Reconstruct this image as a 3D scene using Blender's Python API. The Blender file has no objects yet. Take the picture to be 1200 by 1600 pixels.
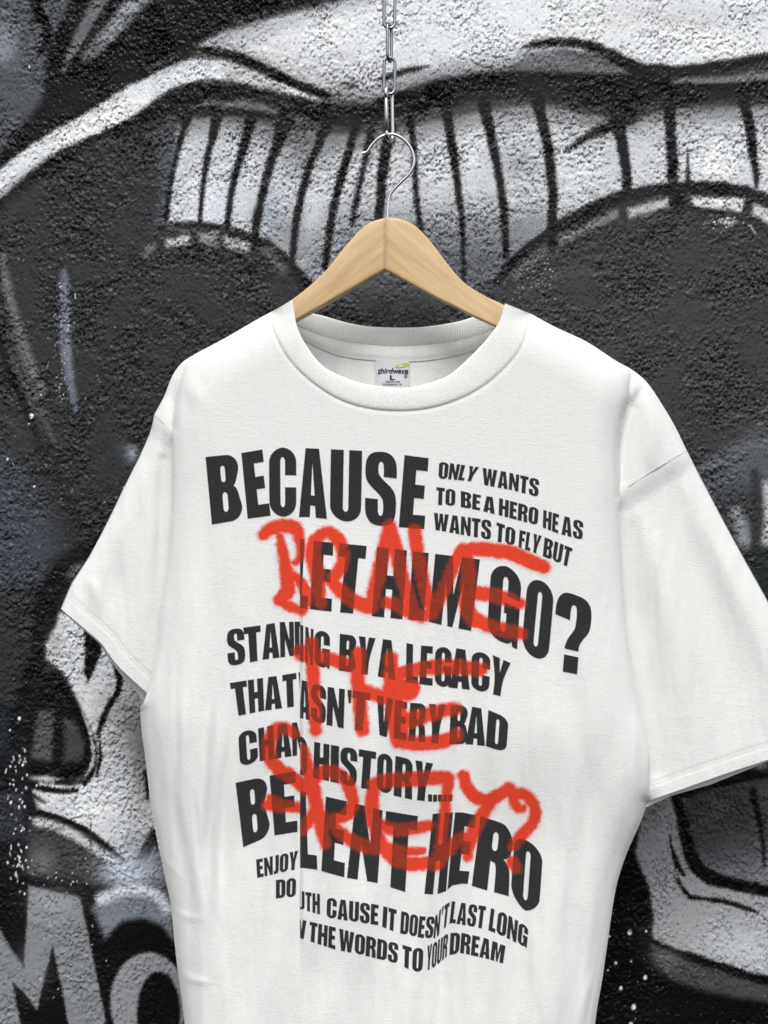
import bpy, math
import numpy as np
from mathutils import Vector

# ------------------------------------------------------------------ basics
S = 0.0007            # metres per photo pixel in the plane of the shirt (y = 0)
D = 1.30              # camera distance from that plane
WALL_Y = 0.135        # wall plane behind the shirt
rng = np.random.default_rng(7)
scene = bpy.context.scene
C = scene.collection

# ------------------------------------------------------------------ camera
cam = bpy.data.cameras.new('camera')
camo = bpy.data.objects.new('camera', cam)
C.objects.link(camo)
camo.location = (0, -D, 0)
camo.rotation_euler = (math.radians(90), 0, 0)
cam.sensor_fit = 'VERTICAL'
cam.sensor_height = 36.0
cam.sensor_width = 27.0
cam.lens = 36.0 * D / (1600 * S)
cam.clip_start = 0.05
cam.clip_end = 200
scene.camera = camo

# ------------------------------------------------------------------ sky, sun, exposure
SUN_EL, SUN_AZ = math.radians(52), math.radians(-8)   # azimuth from behind the camera, towards the left
world = bpy.data.worlds.new('World')
scene.world = world
world.use_nodes = True
nt = world.node_tree
bg = nt.nodes['Background']
sky = nt.nodes.new('ShaderNodeTexSky')
sky.sky_type = 'NISHITA'
sky.sun_disc = False
sky.sun_elevation = SUN_EL
sky.sun_rotation = math.radians(180) + SUN_AZ
sky.dust_density = 3.0
sky.air_density = 1.0
hs = nt.nodes.new('ShaderNodeHueSaturation')
hs.inputs['Saturation'].default_value = 0.12          # overcast: nearly grey sky
nt.links.new(sky.outputs[0], hs.inputs['Color'])
nt.links.new(hs.outputs[0], bg.inputs['Color'])
bg.inputs['Strength'].default_value = 0.13
sun = bpy.data.lights.new('sun', 'SUN')
sun.energy = 1.5
sun.angle = math.radians(22)
sun.color = (1.0, 0.97, 0.93)
suno = bpy.data.objects.new('sun', sun)
C.objects.link(suno)
sd = Vector((math.sin(SUN_AZ) * math.cos(SUN_EL), -math.cos(SUN_AZ) * math.cos(SUN_EL), math.sin(SUN_EL)))
suno.rotation_euler = sd.to_track_quat('Z', 'Y').to_euler()
suno.location = sd * 5
scene.view_settings.view_transform = 'Standard'
scene.view_settings.look = 'None'
scene.view_settings.gamma = 1
scene.view_settings.use_curve_mapping = False
scene.view_settings.exposure = 0.29

# ------------------------------------------------------------------ numeric helpers
def world_pt(px, py, h):
    """photo pixel -> world point on the plane y = -h"""
    f = S * (D - h) / D
    return np.stack([(px - 600) * f, -h + 0 * px, (800 - py) * f], -1)

def lin(v):
    v = np.asarray(v, float) / 255.0
    return np.where(v <= 0.04045, v / 12.92, ((v + 0.055) / 1.055) ** 2.4)

def smooth(a, b, x):
    t = np.clip((x - a) / (b - a), 0, 1)
    return t * t * (3 - 2 * t)

def edge(d, r):
    t = np.clip(d / r, 0, 1)
    return np.sqrt(np.maximum(0, 1 - (1 - t) ** 2))

def cr(pts, n=8):
    """Catmull-Rom through the points"""
    p = np.asarray(pts, float)
    if len(p) < 3:
        return p
    q = np.vstack([2 * p[0] - p[1], p, 2 * p[-1] - p[-2]])
    out = []
    t = np.linspace(0, 1, n, endpoint=False)[:, None]
    for i in range(1, len(q) - 2):
        a, b, c, d = q[i - 1], q[i], q[i + 1], q[i + 2]
        out.append(0.5 * (2 * b + (c - a) * t + (2 * a - 5 * b + 4 * c - d) * t ** 2 + (3 * b - a - 3 * c + d) * t ** 3))
    out.append(p[-1:])
    return np.vstack(out)

def seg_dist(X, Y, a, b):
    dx, dy = b[0] - a[0], b[1] - a[1]
    L = dx * dx + dy * dy + 1e-9
    t = np.clip(((X - a[0]) * dx + (Y - a[1]) * dy) / L, 0, 1)
    return np.hypot(X - a[0] - t * dx, Y - a[1] - t * dy), t

def poly_dist(X, Y, P, closed=True):
    P = np.asarray(P, float)
    n = len(P)
    d = np.full(X.shape, 1e9)
    for i in range(n if closed else n - 1):
        d = np.minimum(d, seg_dist(X, Y, P[i], P[(i + 1) % n])[0])
    return d

def inside(X, Y, P):
    P = np.asarray(P, float)
    n = len(P)
    r = np.zeros(X.shape, bool)
    for i in range(n):
        x1, y1 = P[i]
        x2, y2 = P[(i + 1) % n]
        if y1 == y2:
            continue
        c = ((y1 > Y) != (y2 > Y))
        r ^= c & (X < (x2 - x1) * (Y - y1) / (y2 - y1) + x1)
    return r

def band_noise(shape, lam, pitch, width=0.5, aniso=1.0, seed=0):
    """gaussian noise limited to wavelengths near lam (in photo pixels)"""
    g = np.random.default_rng(seed)
    h, w = shape
    F = np.fft.rfft2(g.standard_normal(shape))
    fy = np.fft.fftfreq(h)[:, None] / pitch
    fx = np.fft.rfftfreq(w)[None, :] / pitch
    f = np.hypot(fx * aniso, fy) + 1e-9
    F *= np.exp(-(np.log(f * lam)) ** 2 / (2 * width ** 2)) / f ** 0.0
    n = np.fft.irfft2(F, s=shape)
    return n / n.std()

def bil(A, x0, y0, pitch, X, Y):
    u = np.clip((X - x0) / pitch, 0, A.shape[1] - 1.001)
    v = np.clip((Y - y0) / pitch, 0, A.shape[0] - 1.001)
    i, j = v.astype(int), u.astype(int)
    a, b = v - i, u - j
    return (A[i, j] * (1 - a) * (1 - b) + A[i, j + 1] * (1 - a) * b + A[i + 1, j] * a * (1 - b) + A[i + 1, j + 1] * a * b)

# ------------------------------------------------------------------ mesh helpers
def mesh_obj(name, V, F, mat, parent=None, shade=True, col=None):
    """F is an (n,4) or (n,3) array, or a list of polygons"""
    me = bpy.data.meshes.new(name)
    V = np.ascontiguousarray(V, dtype=np.float32)
    if isinstance(F, np.ndarray):
        k = F.shape[1]
        me.vertices.add(len(V))
        me.vertices.foreach_set('co', V.ravel())
        me.loops.add(F.size)
        me.loops.foreach_set('vertex_index', np.ascontiguousarray(F, dtype=np.int32).ravel())
        me.polygons.add(len(F))
        me.polygons.foreach_set('loop_start', np.arange(0, F.size, k, dtype=np.int32))
        me.update(calc_edges=True)
        me.validate()
    else:
        me.from_pydata([tuple(map(float, v)) for v in V], [], [tuple(int(i) for i in f) for f in F])
        me.update()
    if shade:
        me.polygons.foreach_set('use_smooth', np.ones(len(me.polygons), bool))
    if col is not None:
        a = me.color_attributes.new('paint', 'FLOAT_COLOR', 'POINT')
        c4 = np.ones((len(V), 4), np.float32)
        c4[:, :3] = col
        a.data.foreach_set('color', c4.ravel())
    me.materials.append(mat)
    o = bpy.data.objects.new(name, me)
    C.objects.link(o)
    if parent:
        o.parent = parent
    return o

def grid_faces(nr, nc, closed=False):
    i = np.arange(nr - 1)[:, None]
    m = nc if closed else nc - 1
    j = np.arange(m)[None, :]
    a = i * nc + j
    b = i * nc + (j + 1) % nc
    return np.stack([a, b, b + nc, a + nc], -1).reshape(-1, 4)

def empty(name, loc=(0, 0, 0)):
    o = bpy.data.objects.new(name, None)
    o.empty_display_size = 0.05
    o.location = loc
    C.objects.link(o)
    return o

def tag(o, label, cat=None, group=None):
    o['label'] = label
    if cat:
        o['category'] = cat
    if group:
        o['group'] = group

def tube(path, r, n=12, closed=False, caps=True):
    """tube along a 3D path; returns V, F(list)"""
    P = [Vector(p) for p in path]
    m = len(P)
    R = r if hasattr(r, '__len__') else [r] * m
    V, F = [], []
    up = None
    for i in range(m):
        if closed:
            t = (P[(i + 1) % m] - P[i - 1]).normalized()
        else:
            t = (P[min(i + 1, m - 1)] - P[max(i - 1, 0)]).normalized()
        if up is None:
            up = Vector((0, 1, 0)) if abs(t.y) < 0.9 else Vector((1, 0, 0))
        up = (up - t * up.dot(t)).normalized()
        s = t.cross(up)
        for k in range(n):
            a = 2 * math.pi * k / n
            V.append(P[i] + (up * math.cos(a) + s * math.sin(a)) * R[i])
    for i in range(m if closed else m - 1):
        for k in range(n):
            F.append((i * n + k, i * n + (k + 1) % n, ((i + 1) % m) * n + (k + 1) % n, ((i + 1) % m) * n + k))
    if not closed and caps:
        F.append(tuple(range(n - 1, -1, -1)))
        F.append(tuple((m - 1) * n + k for k in range(n)))
    return V, F

# ------------------------------------------------------------------ materials
def new_mat(name):
    m = bpy.data.materials.new(name)
    m.use_nodes = True
    t = m.node_tree
    return m, t, t.nodes['Principled BSDF']

def N(t, kind, **kw):
    n = t.nodes.new(kind)
    for k, v in kw.items():
        if k in n.inputs:
            n.inputs[k].default_value = v
        else:
            setattr(n, k, v)
    return n

def mat_wall():
    m, t, b = new_mat('sprayed_stucco')
    L = t.links.new
    a = N(t, 'ShaderNodeAttribute', attribute_name='paint')
    co = N(t, 'ShaderNodeTexCoord')
    n1 = N(t, 'ShaderNodeTexNoise', Scale=700.0, Detail=3.0)
    L(co.outputs['Object'], n1.inputs['Vector'])
    mx = N(t, 'ShaderNodeMix', data_type='RGBA', blend_type='MULTIPLY')
    mx.inputs['Factor'].default_value = 0.55
    rp = N(t, 'ShaderNodeMapRange')
    rp.inputs['From Min'].default_value = 0.3
    rp.inputs['From Max'].default_value = 0.7
    rp.inputs['To Min'].default_value = 0.7
    rp.inputs['To Max'].default_value = 1.25
    L(n1.outputs['Fac'], rp.inputs['Value'])
    L(a.outputs['Color'], mx.inputs['A'])
    L(rp.outputs[0], mx.inputs['B'])
    L(mx.outputs['Result'], b.inputs['Base Color'])
    n2 = N(t, 'ShaderNodeTexNoise', Scale=60.0, Detail=4.0)
    L(co.outputs['Object'], n2.inputs['Vector'])
    r2 = N(t, 'ShaderNodeMapRange')
    r2.inputs['To Min'].default_value = 0.15
    r2.inputs['To Max'].default_value = 0.33
    L(n2.outputs['Fac'], r2.inputs['Value'])
    L(r2.outputs[0], b.inputs['Roughness'])
    b.inputs['Specular IOR Level'].default_value = 0.12
    n3 = N(t, 'ShaderNodeTexNoise', Scale=330.0, Detail=4.0, Distortion=1.2)
    L(co.outputs['Object'], n3.inputs['Vector'])
    bp = N(t, 'ShaderNodeBump', Strength=0.22, Distance=0.0014)
    L(n3.outputs['Fac'], bp.inputs['Height'])
    L(bp.outputs[0], b.inputs['Normal'])
    return m

def fabric_nodes(t, b, scale=1.0):
    L = t.links.new
    co = N(t, 'ShaderNodeTexCoord')
    mp = N(t, 'ShaderNodeMapping')
    mp.inputs['Scale'].default_value = (0.35, 1.0, 1.0)
    L(co.outputs['Object'], mp.inputs['Vector'])
    n1 = N(t, 'ShaderNodeTexNoise', Scale=900.0 * scale, Detail=3.0)
    L(mp.outputs[0], n1.inputs['Vector'])
    mp2 = N(t, 'ShaderNodeMapping')
    mp2.inputs['Scale'].default_value = (0.2, 1.0, 1.0)
    L(co.outputs['Object'], mp2.inputs['Vector'])
    n2 = N(t, 'ShaderNodeTexNoise', Scale=330.0 * scale, Detail=3.0)
    L(mp2.outputs[0], n2.inputs['Vector'])
    ad = N(t, 'ShaderNodeMath', operation='ADD')
    L(n1.outputs['Fac'], ad.inputs[0])
    h2 = N(t, 'ShaderNodeMapRange')
    h2.inputs['To Min'].default_value = 0.32
    h2.inputs['To Max'].default_value = 0.68
    L(n2.outputs['Fac'], h2.inputs['Value'])
    L(h2.outputs[0], ad.inputs[1])
    bp = N(t, 'ShaderNodeBump', Strength=0.6, Distance=0.0007)
    L(ad.outputs[0], bp.inputs['Height'])
    L(bp.outputs[0], b.inputs['Normal'])
    b.inputs['Roughness'].default_value = 0.92
    b.inputs['Specular IOR Level'].default_value = 0.12
    b.inputs['Sheen Weight'].default_value = 0.08
    return ad

FAB = (0.80, 0.81, 0.80)

def mat_fabric(name='white_jersey', base=FAB):
    m, t, b = new_mat(name)
    ad = fabric_nodes(t, b)
    r = N(t, 'ShaderNodeMapRange')
    r.inputs['From Min'].default_value = 0.6
    r.inputs['From Max'].default_value = 1.4
    r.inputs['To Min'].default_value = 0.92
    r.inputs['To Max'].default_value = 1.04
    t.links.new(ad.outputs[0], r.inputs['Value'])
    mx = N(t, 'ShaderNodeMix', data_type='RGBA', blend_type='MULTIPLY')
    mx.inputs['Factor'].default_value = 1.0
    mx.inputs['A'].default_value = (*base, 1)
    t.links.new(r.outputs[0], mx.inputs['B'])
    t.links.new(mx.outputs['Result'], b.inputs['Base Color'])
    return m

def mat_ink():
    m, t, b = new_mat('screen_print_ink')
    ad = fabric_nodes(t, b)
    a = N(t, 'ShaderNodeAttribute', attribute_name='paint')
    r = N(t, 'ShaderNodeMapRange')
    r.inputs['From Min'].default_value = 0.6
    r.inputs['From Max'].default_value = 1.4
    r.inputs['To Min'].default_value = 0.88
    r.inputs['To Max'].default_value = 1.1
    t.links.new(ad.outputs[0], r.inputs['Value'])
    mx = N(t, 'ShaderNodeMix', data_type='RGBA', blend_type='MULTIPLY')
    mx.inputs['Factor'].default_value = 1.0
    t.links.new(a.outputs['Color'], mx.inputs['A'])
    t.links.new(r.outputs[0], mx.inputs['B'])
    t.links.new(mx.outputs['Result'], b.inputs['Base Color'])
    return m

def mat_plain(name, col, rough=0.6, metal=0.0, spec=0.4, noise=0.0, nscale=200.0):
    m, t, b = new_mat(name)
    b.inputs['Base Color'].default_value = (*col, 1)
    b.inputs['Roughness'].default_value = rough
    b.inputs['Metallic'].default_value = metal
    b.inputs['Specular IOR Level'].default_value = spec
    if noise:
        co = N(t, 'ShaderNodeTexCoord')
        n = N(t, 'ShaderNodeTexNoise', Scale=nscale, Detail=4.0)
        t.links.new(co.outputs['Object'], n.inputs['Vector'])
        r = N(t, 'ShaderNodeMapRange')
        r.inputs['To Min'].default_value = max(0.05, rough - noise)
        r.inputs['To Max'].default_value = rough + noise
        t.links.new(n.outputs['Fac'], r.inputs['Value'])
        t.links.new(r.outputs[0], b.inputs['Roughness'])
    return m

def mat_wood(name, angle):
    m, t, b = new_mat(name)
    L = t.links.new
    co = N(t, 'ShaderNodeTexCoord')
    mp = N(t, 'ShaderNodeMapping')
    mp.vector_type = 'TEXTURE'
    mp.inputs['Rotation'].default_value = (0, -angle, 0)
    mp.inputs['Scale'].default_value = (9.0, 1.0, 1.0)
    L(co.outputs['Object'], mp.inputs['Vector'])
    n = N(t, 'ShaderNodeTexNoise', Scale=170.0, Detail=5.0, Roughness=0.6, Distortion=0.3)
    L(mp.outputs[0], n.inputs['Vector'])
    nb = N(t, 'ShaderNodeTexNoise', Scale=45.0, Detail=2.0, Distortion=1.0)
    L(mp.outputs[0], nb.inputs['Vector'])
    rp = N(t, 'ShaderNodeValToRGB')
    e = rp.color_ramp.elements
    e[0].position = 0.36
    e[0].color = (0.52, 0.355, 0.175, 1)
    e[1].position = 0.60
    e[1].color = (0.72, 0.53, 0.30, 1)
    mi = N(t, 'ShaderNodeMath', operation='MULTIPLY_ADD')
    L(nb.outputs['Fac'], mi.inputs[0])
    mi.inputs[1].default_value = 0.6
    sc = N(t, 'ShaderNodeMath', operation='MULTIPLY')
    sc.inputs[1].default_value = 0.42
    L(n.outputs['Fac'], sc.inputs[0])
    L(sc.outputs[0], mi.inputs[2])
    L(mi.outputs[0], rp.inputs['Fac'])
    L(rp.outputs['Color'], b.inputs['Base Color'])
    b.inputs['Roughness'].default_value = 0.5
    b.inputs['Specular IOR Level'].default_value = 0.35
    bp = N(t, 'ShaderNodeBump', Strength=0.12, Distance=0.0005)
    L(n.outputs['Fac'], bp.inputs['Height'])
    L(bp.outputs[0], b.inputs['Normal'])
    return m

M_WALL = mat_wall()
M_FAB = mat_fabric()
M_INK = mat_ink()
M_STEEL = mat_plain('zinc_steel', (0.50, 0.51, 0.52), 0.33, 1.0, noise=0.12)
M_CHROME = mat_plain('bright_nickel', (0.66, 0.66, 0.67), 0.2, 1.0, noise=0.06)
M_GALV = mat_plain('galvanised_steel', (0.30, 0.31, 0.32), 0.36, 1.0, noise=0.12)

# ================================================================== THE WALL
WP = 1.3                                   # grid pitch in photo pixels
wx0, wx1, wy0, wy1 = -170, 1370, -170, 1770
xs = np.arange(wx0, wx1 + WP, WP)
ys = np.arange(wy0, wy1 + WP, WP)
WX, WY = np.meshgrid(xs, ys)
cv = np.empty(WX.shape + (3,))
rough_n = band_noise(WX.shape, 7, WP, 0.5, seed=11)
rough_b = band_noise(WX.shape, 40, WP, 0.6, seed=12)
stip = band_noise(WX.shape, 4.0, WP, 0.5, seed=13)

def tint(v, blue=0.0):
    v = np.asarray(v, float)
    return np.stack([v * (1 - 0.012 - 0.085 * blue), v * (1 - 0.03 * blue), v * (1 + 0.012 + 0.08 * blue)], -1)

cv[:] = tint(np.full(WX.shape, 40.0), 0.0)

def sl(P, pad):
    P = np.asarray(P)
    i0 = max(0, int((P[:, 1].min() - pad - wy0) / WP)); i1 = min(WX.shape[0], int((P[:, 1].max() + pad - wy0) / WP) + 2)
    j0 = max(0, int((P[:, 0].min() - pad - wx0) / WP)); j1 = min(WX.shape[1], int((P[:, 0].max() + pad - wx0) / WP) + 2)
    return slice(i0, i1), slice(j0, j1)

def lay(s, a, v, blue):
    cv[s] = cv[s] * (1 - a[..., None]) + tint(v, blue) * a[..., None]

def brush(pts, w, v, soft=3.0, op=1.0, blue=0.0, rag=1.0, n=8):
    """spray stroke: w full width (number or one per point)"""
    P = cr(pts, n)
    if hasattr(w, '__len__'):
        Wd = np.interp(np.linspace(0, len(pts) - 1, len(P)), np.arange(len(pts)), w)
    else:
        Wd = np.full(len(P), float(w))
    pad = Wd.max() / 2 + soft * 2 + 4
    s0 = sl(P, pad)
    X, Y = WX[s0], WY[s0]
    if X.size == 0:
        return
    A = np.full(X.shape, -1e9)
    for i in range(len(P) - 1):
        ss = sl(P[i:i + 2], pad)
        q = (slice(ss[0].start - s0[0].start, ss[0].stop - s0[0].start), slice(ss[1].start - s0[1].start, ss[1].stop - s0[1].start))
        if q[0].stop <= q[0].start or q[1].stop <= q[1].start:
            continue
        d, t = seg_dist(X[q], Y[q], P[i], P[i + 1])
        A[q] = np.maximum(A[q], (Wd[i] * (1 - t) + Wd[i + 1] * t) / 2 - d)
    A = A + rag * (0.55 * rough_n[s0] + 0.5 * rough_b[s0]) + 0.28 * soft * stip[s0]
    lay(s0, op * smooth(-soft, soft, A), np.full(X.shape, float(v)), blue)

def area(pts, v, soft=4.0, op=1.0, blue=0.0, rag=1.0, curve=False, grad=None):
    """soft-edged patch; grad = (x0,y0,v0,x1,y1,v1) blends tone along a line"""
    P = cr(list(pts) + [pts[0]], 8)[:-1] if curve else np.asarray(pts, float)
    s0 = sl(P, soft * 2 + 4)
    X, Y = WX[s0], WY[s0]
    if X.size == 0:
        return
    d = poly_dist(X, Y, P)
    d = np.where(inside(X, Y, P), d, -d) + rag * (0.55 * rough_n[s0] + 0.5 * rough_b[s0]) + 0.28 * soft * stip[s0]
    if grad is not None:
        x0, y0, v0, x1, y1, v1 = grad
        dx, dy = x1 - x0, y1 - y0
        t = np.clip(((X - x0) * dx + (Y - y0) * dy) / (dx * dx + dy * dy), 0, 1)
        vv = v0 + (v1 - v0) * t
    else:
        vv = np.full(X.shape, float(v))
    lay(s0, op * smooth(-soft, soft, d), vv, blue)

def blob(x, y, rx, ry, v, op=1.0, blue=0.0, ang=0.0, p=1.0):
    r = max(rx, ry) * 1.9
    s0 = sl(np.array([[x, y]]), r)
    X, Y = WX[s0] - x, WY[s0] - y
    if X.size == 0:
        return
    ca, sa = math.cos(ang), math.sin(ang)
    q = ((X * ca + Y * sa) / rx) ** 2 + ((-X * sa + Y * ca) / ry) ** 2
    lay(s0, op * np.exp(-q ** p), np.full(X.shape, float(v)), blue)

BK = 12
# --- broad tones of the ground coats
cv[:] = tint(43 + 2.5 * rough_b, 0.1)
area([(-200, -200), (150, -200), (128, -10), (108, 40), (88, 110), (66, 230), (20, 330), (-200, 420)], 76, 20, 1, 0.5)
area([(70, -200), (650, -200), (590, -10), (500, 14), (420, 30), (345, 52), (305, 78), (250, 122), (180, 160), (100, 195), (30, 245), (-40, 320), (-60, 300), (20, 215), (62, 165), (80, 110), (98, 60), (116, 10), (135, -200)], 11, 9)
blob(2, 66, 27, 36, 150, 0.85, 0.3, p=2)
blob(10, 60, 42, 55, 88, 0.35, 0.8)
brush([(-20, 330), (20, 260), (70, 190), (130, 150), (200, 130)], 40, 31, 18, 0.6)
brush([(54, -30), (58, 15), (70, 35), (75, 52), (70, 72), (60, 82)], [18, 17, 16, 14, 11, 4], 8, 4)
brush([(150, -30), (122, 15), (100, 55), (84, 95), (74, 130)], [34, 32, 26, 20, 10], BK, 6)
brush([(176, -30), (150, 15), (128, 52), (112, 82), (98, 112)], [26, 26, 20, 14, 4], 96, 5, 1, 0.2)
brush([(200, -30), (170, 15), (144, 52), (128, 80)], [12, 12, 10, 3], 26, 4)
brush([(240, -30), (206, 10), (176, 45), (152, 72), (132, 92)], [30, 30, 26, 22, 10], 118, 6, 1, 0.25)
brush([(236, -30), (204, 8), (176, 40)], [10, 10, 4], 165, 6, 0.6, 0.2)
brush([(150, 75), (138, 86)], 18, 78, 8, 0.7)
brush([(228, 108), (250, 98), (272, 90)], [3, 7, 2], 70, 4, 0.9, 0.1)

# --- forehead
area([(300, 76), (345, 52), (420, 30), (500, 12), (560, -4), (600, -60), (1500, -60), (1500, 92), (1200, 96), (1110, 104), (1050, 111), (1000, 108), (965, 95), (930, 84), (880, 78), (830, 84), (800, 106), (740, 112), (680, 122), (620, 142), (575, 158), (540, 156), (510, 148), (470, 130), (420, 102), (370, 84), (330, 80)],
     205, 5, 1, 0.05, grad=(520, 150, 176, 560, 60, 208))
brush([(530, 152), (575, 158), (620, 140), (690, 118), (790, 106)], 30, 110, 16, 0.75, 0.2)
brush([(330, 70), (420, 40), (520, 14), (600, -12)], 22, 130, 12, 0.55, 0.2)
brush([(380, 84), (440, 112), (500, 140)], 14, 120, 9, 0.5, 0.1)
blob(480, 60, 120, 40, 222, 0.45, 0, -0.3)
blob(900, 20, 200, 35, 222, 0.5)
blob(1050, 25, 160, 22, 150, 0.28, 0, 0.05)
blob(1120, 70, 90, 26, 226, 0.45)
area([(790, 104), (830, 84), (880, 78), (940, 88), (980, 104), (1000, 116), (940, 132), (820, 124)], 92, 9, 1, 0.2)
blob(838, 84, 40, 14, 130, 0.6, 0.2)
blob(548, 134, 9, 6, 60, 0.8)

# --- black brow band
area([(-60, 420), (-30, 330), (20, 285), (80, 238), (140, 215), (200, 186), (260, 150), (310, 133), (380, 136), (440, 150), (520, 160), (575, 162), (620, 146), (680, 128), (740, 117), (800, 112), (860, 112), (930, 116), (1000, 116), (1060, 124), (1130, 122), (1500, 112), (1500, 156), (1200, 158), (1130, 160), (1060, 165), (1010, 174), (985, 186), (950, 178), (900, 166), (850, 160), (800, 153), (740, 160), (690, 170), (640, 178), (600, 190), (540, 198), (490, 190), (430, 178), (380, 172), (330, 168), (280, 178), (200, 196), (140, 224), (80, 262), (20, 330)], 8, 5)
brush([(290, 152), (330, 148), (400, 152), (470, 166), (540, 178)], 20, 24, 8)
# --- bone-white brow line
brush([(-40, 330), (0, 289), (40, 253), (85, 222), (130, 198), (180, 172), (215, 150), (255, 127), (295, 111), (330, 108), (365, 114), (400, 124), (445, 138), (500, 156)],
      [30, 34, 31, 30, 32, 40, 40, 32, 34, 32, 26, 20, 12, 4], 205, 4, 1, 0.08, 1.4)
brush([(90, 226), (140, 202), (190, 176), (230, 152)], [14, 18, 22, 12], 232, 7, 0.8, 0.0)
brush([(240, 122), (280, 104), (320, 98)], 10, 170, 6, 0.5, 0.6)
brush([(0, 305), (60, 254), (110, 228)], 9, 130, 6, 0.4)
brush([(360, 112), (400, 124), (440, 138)], [22, 18, 10], 150, 6, 0.6)
brush([(300, 76), (340, 80), (375, 90), (420, 110), (460, 130), (500, 144), (514, 148)], [6, 13, 13, 13, 12, 10, 5], BK, 3)
brush([(500, 157), (540, 162), (580, 164)], [8, 10, 6], 90, 6, 0.6, 0.2)
# short dark dash behind the chain, arcs at right
brush([(600, 122), (618, 116), (640, 110), (668, 104)], [10, 11, 10, 4], 30, 4)
brush([(818, 73), (845, 68), (880, 66), (915, 70), (945, 80), (970, 94), (1000, 108), (1040, 112)], [5, 12, 14, 15, 16, 20, 22, 22], BK, 4)
brush([(990, 112), (1050, 112), (1110, 106), (1160, 97), (1210, 90), (1400, 78)], [16, 18, 20, 17, 16, 16], 24, 4)
brush([(1052, 127), (1090, 126), (1140, 125), (1210, 118), (1400, 112)], [5, 10, 12, 14, 14], 108, 4, 1, 0.15)
brush([(1060, 137), (1140, 133), (1400, 126)], [4, 5, 6], 20, 3)
brush([(700, 150), (800, 134), (900, 138), (1000, 150)], 30, 21, 12)

# --- teeth-like row of light bars
def bars(pts, v, soft=5, op=1.0, **k):
    area(pts, v, soft, op, **k)
bars([(238, 215), (262, 195), (292, 188), (292, 355), (236, 365)], 84, 14, 0.8, blue=0.8)
bars([(278, 196), (300, 184), (380, 186), (440, 196), (500, 208), (560, 210), (610, 204), (660, 192), (720, 180), (800, 166), (850, 164), (935, 182), (985, 190), (1040, 172), (1200, 164), (1420, 160), (1420, 340),
      (1200, 312), (1120, 294), (1040, 294), (970, 308), (900, 336), (850, 366), (800, 402), (780, 432), (740, 450), (690, 440), (640, 430), (560, 430), (490, 460), (440, 408), (400, 376), (360, 360), (310, 352), (255, 356)], 186, 5, 1, blue=0.12)
# darker top of the row, greyer bottom near the hanger
brush([(270, 190), (340, 184), (430, 196), (500, 212), (560, 212), (640, 196), (720, 182), (800, 168), (880, 168), (960, 188), (1050, 172), (1200, 162)], 42, 70, 22, 0.62)
brush([(440, 210), (480, 240)], 60, 70, 30, 0.55, 0.2)
area([(400, 340), (470, 330), (520, 380), (500, 470), (440, 420)], 100, 34, 0.6, 0.3)
area([(520, 340), (690, 330), (850, 330), (880, 350), (800, 420), (760, 470), (500, 470)], 92, 40, 0.72, 0.35)
area([(660, 380), (760, 390), (840, 390), (760, 480), (700, 470)], 70, 26, 0.7, 0.5)
blob(810, 255, 30, 26, 120, 0.5, 0.1)
blob(320, 318, 26, 36, 222, 0.7)
blob(345, 320, 20, 40, 205, 0.5, 0.5)
blob(420, 330, 16, 40, 150, 0.5, 0.9, 0.15)
blob(380, 310, 10, 50, 205, 0.5, 0.3, 0.15)
blob(490, 320, 12, 60, 205, 0.5, 0.2, 0.15)
blob(620, 280, 22, 60, 205, 0.45)
blob(680, 270, 18, 60, 205, 0.45)
blob(740, 240, 18, 50, 212, 0.5)
blob(900, 270, 40, 30, 214, 0.5)
blob(1010, 250, 28, 40, 200, 0.45)
blob(1120, 255, 40, 34, 232, 0.75)
blob(1195, 250, 18, 40, 205, 0.5)
def sep(pts, w, v=25, soft=3.2, **k):
    brush(pts, w, v, soft, **k)
sep([(293, 184), (286, 205), (275, 245), (266, 290), (259, 345)], [14, 11, 9, 8, 8])
sep([(340, 178), (332, 215), (325, 240), (316, 300), (312, 350)], [18, 13, 10, 8, 7])
sep([(392, 186), (385, 215), (374, 250), (362, 300), (355, 352)], [20, 15, 12, 10, 9])
sep([(446, 186), (436, 220), (424, 250), (411, 300), (402, 340), (398, 368)], [30, 18, 14, 13, 13, 14])
sep([(508, 200), (498, 225), (482, 265), (470, 310), (462, 350), (456, 410)], [20, 13, 12, 12, 12, 10])
sep([(556, 198), (546, 235), (534, 275), (522, 320), (514, 370), (508, 420)], [14, 13, 13, 13, 12, 10])
sep([(580, 205), (573, 240), (564, 280), (556, 320), (550, 350)], [14, 10, 9, 10, 8], 34, 4)
sep([(610, 200), (602, 240), (597, 280), (594, 320), (590, 350)], [20, 17, 16, 15, 14])
sep([(641, 190), (645, 220), (648, 260), (650, 300), (656, 350), (662, 400)], [13, 10, 9, 9, 9, 7])
sep([(697, 172), (702, 200), (710, 250), (716, 300), (722, 350), (725, 440)], [18, 14, 13, 11, 9, 7])
sep([(756, 162), (764, 200), (773, 240), (782, 290), (788, 340), (791, 400)], [20, 16, 14, 13, 13, 11])
sep([(838, 150), (846, 185), (856, 230), (861, 270), (864, 310), (862, 350), (860, 400)], [22, 17, 16, 15, 15, 15, 10])
sep([(884, 236), (900, 225), (925, 210), (955, 196), (985, 184)], [2, 8, 14, 18, 20], 26, 5)
sep([(964, 180), (971, 220), (977, 260), (980, 300)], [24, 18, 16, 16])
sep([(1046, 160), (1048, 200), (1050, 240), (1052, 290), (1060, 330)], [20, 17, 17, 17, 24])
sep([(1074, 232), (1075, 255), (1075, 285)], [2, 6, 8], 40, 3)
sep([(1162, 160), (1172, 200), (1177, 240), (1181, 270), (1183, 292)], [18, 16, 14, 11, 5])
sep([(1255, 150), (1265, 220), (1268, 300)], 14)
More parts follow.
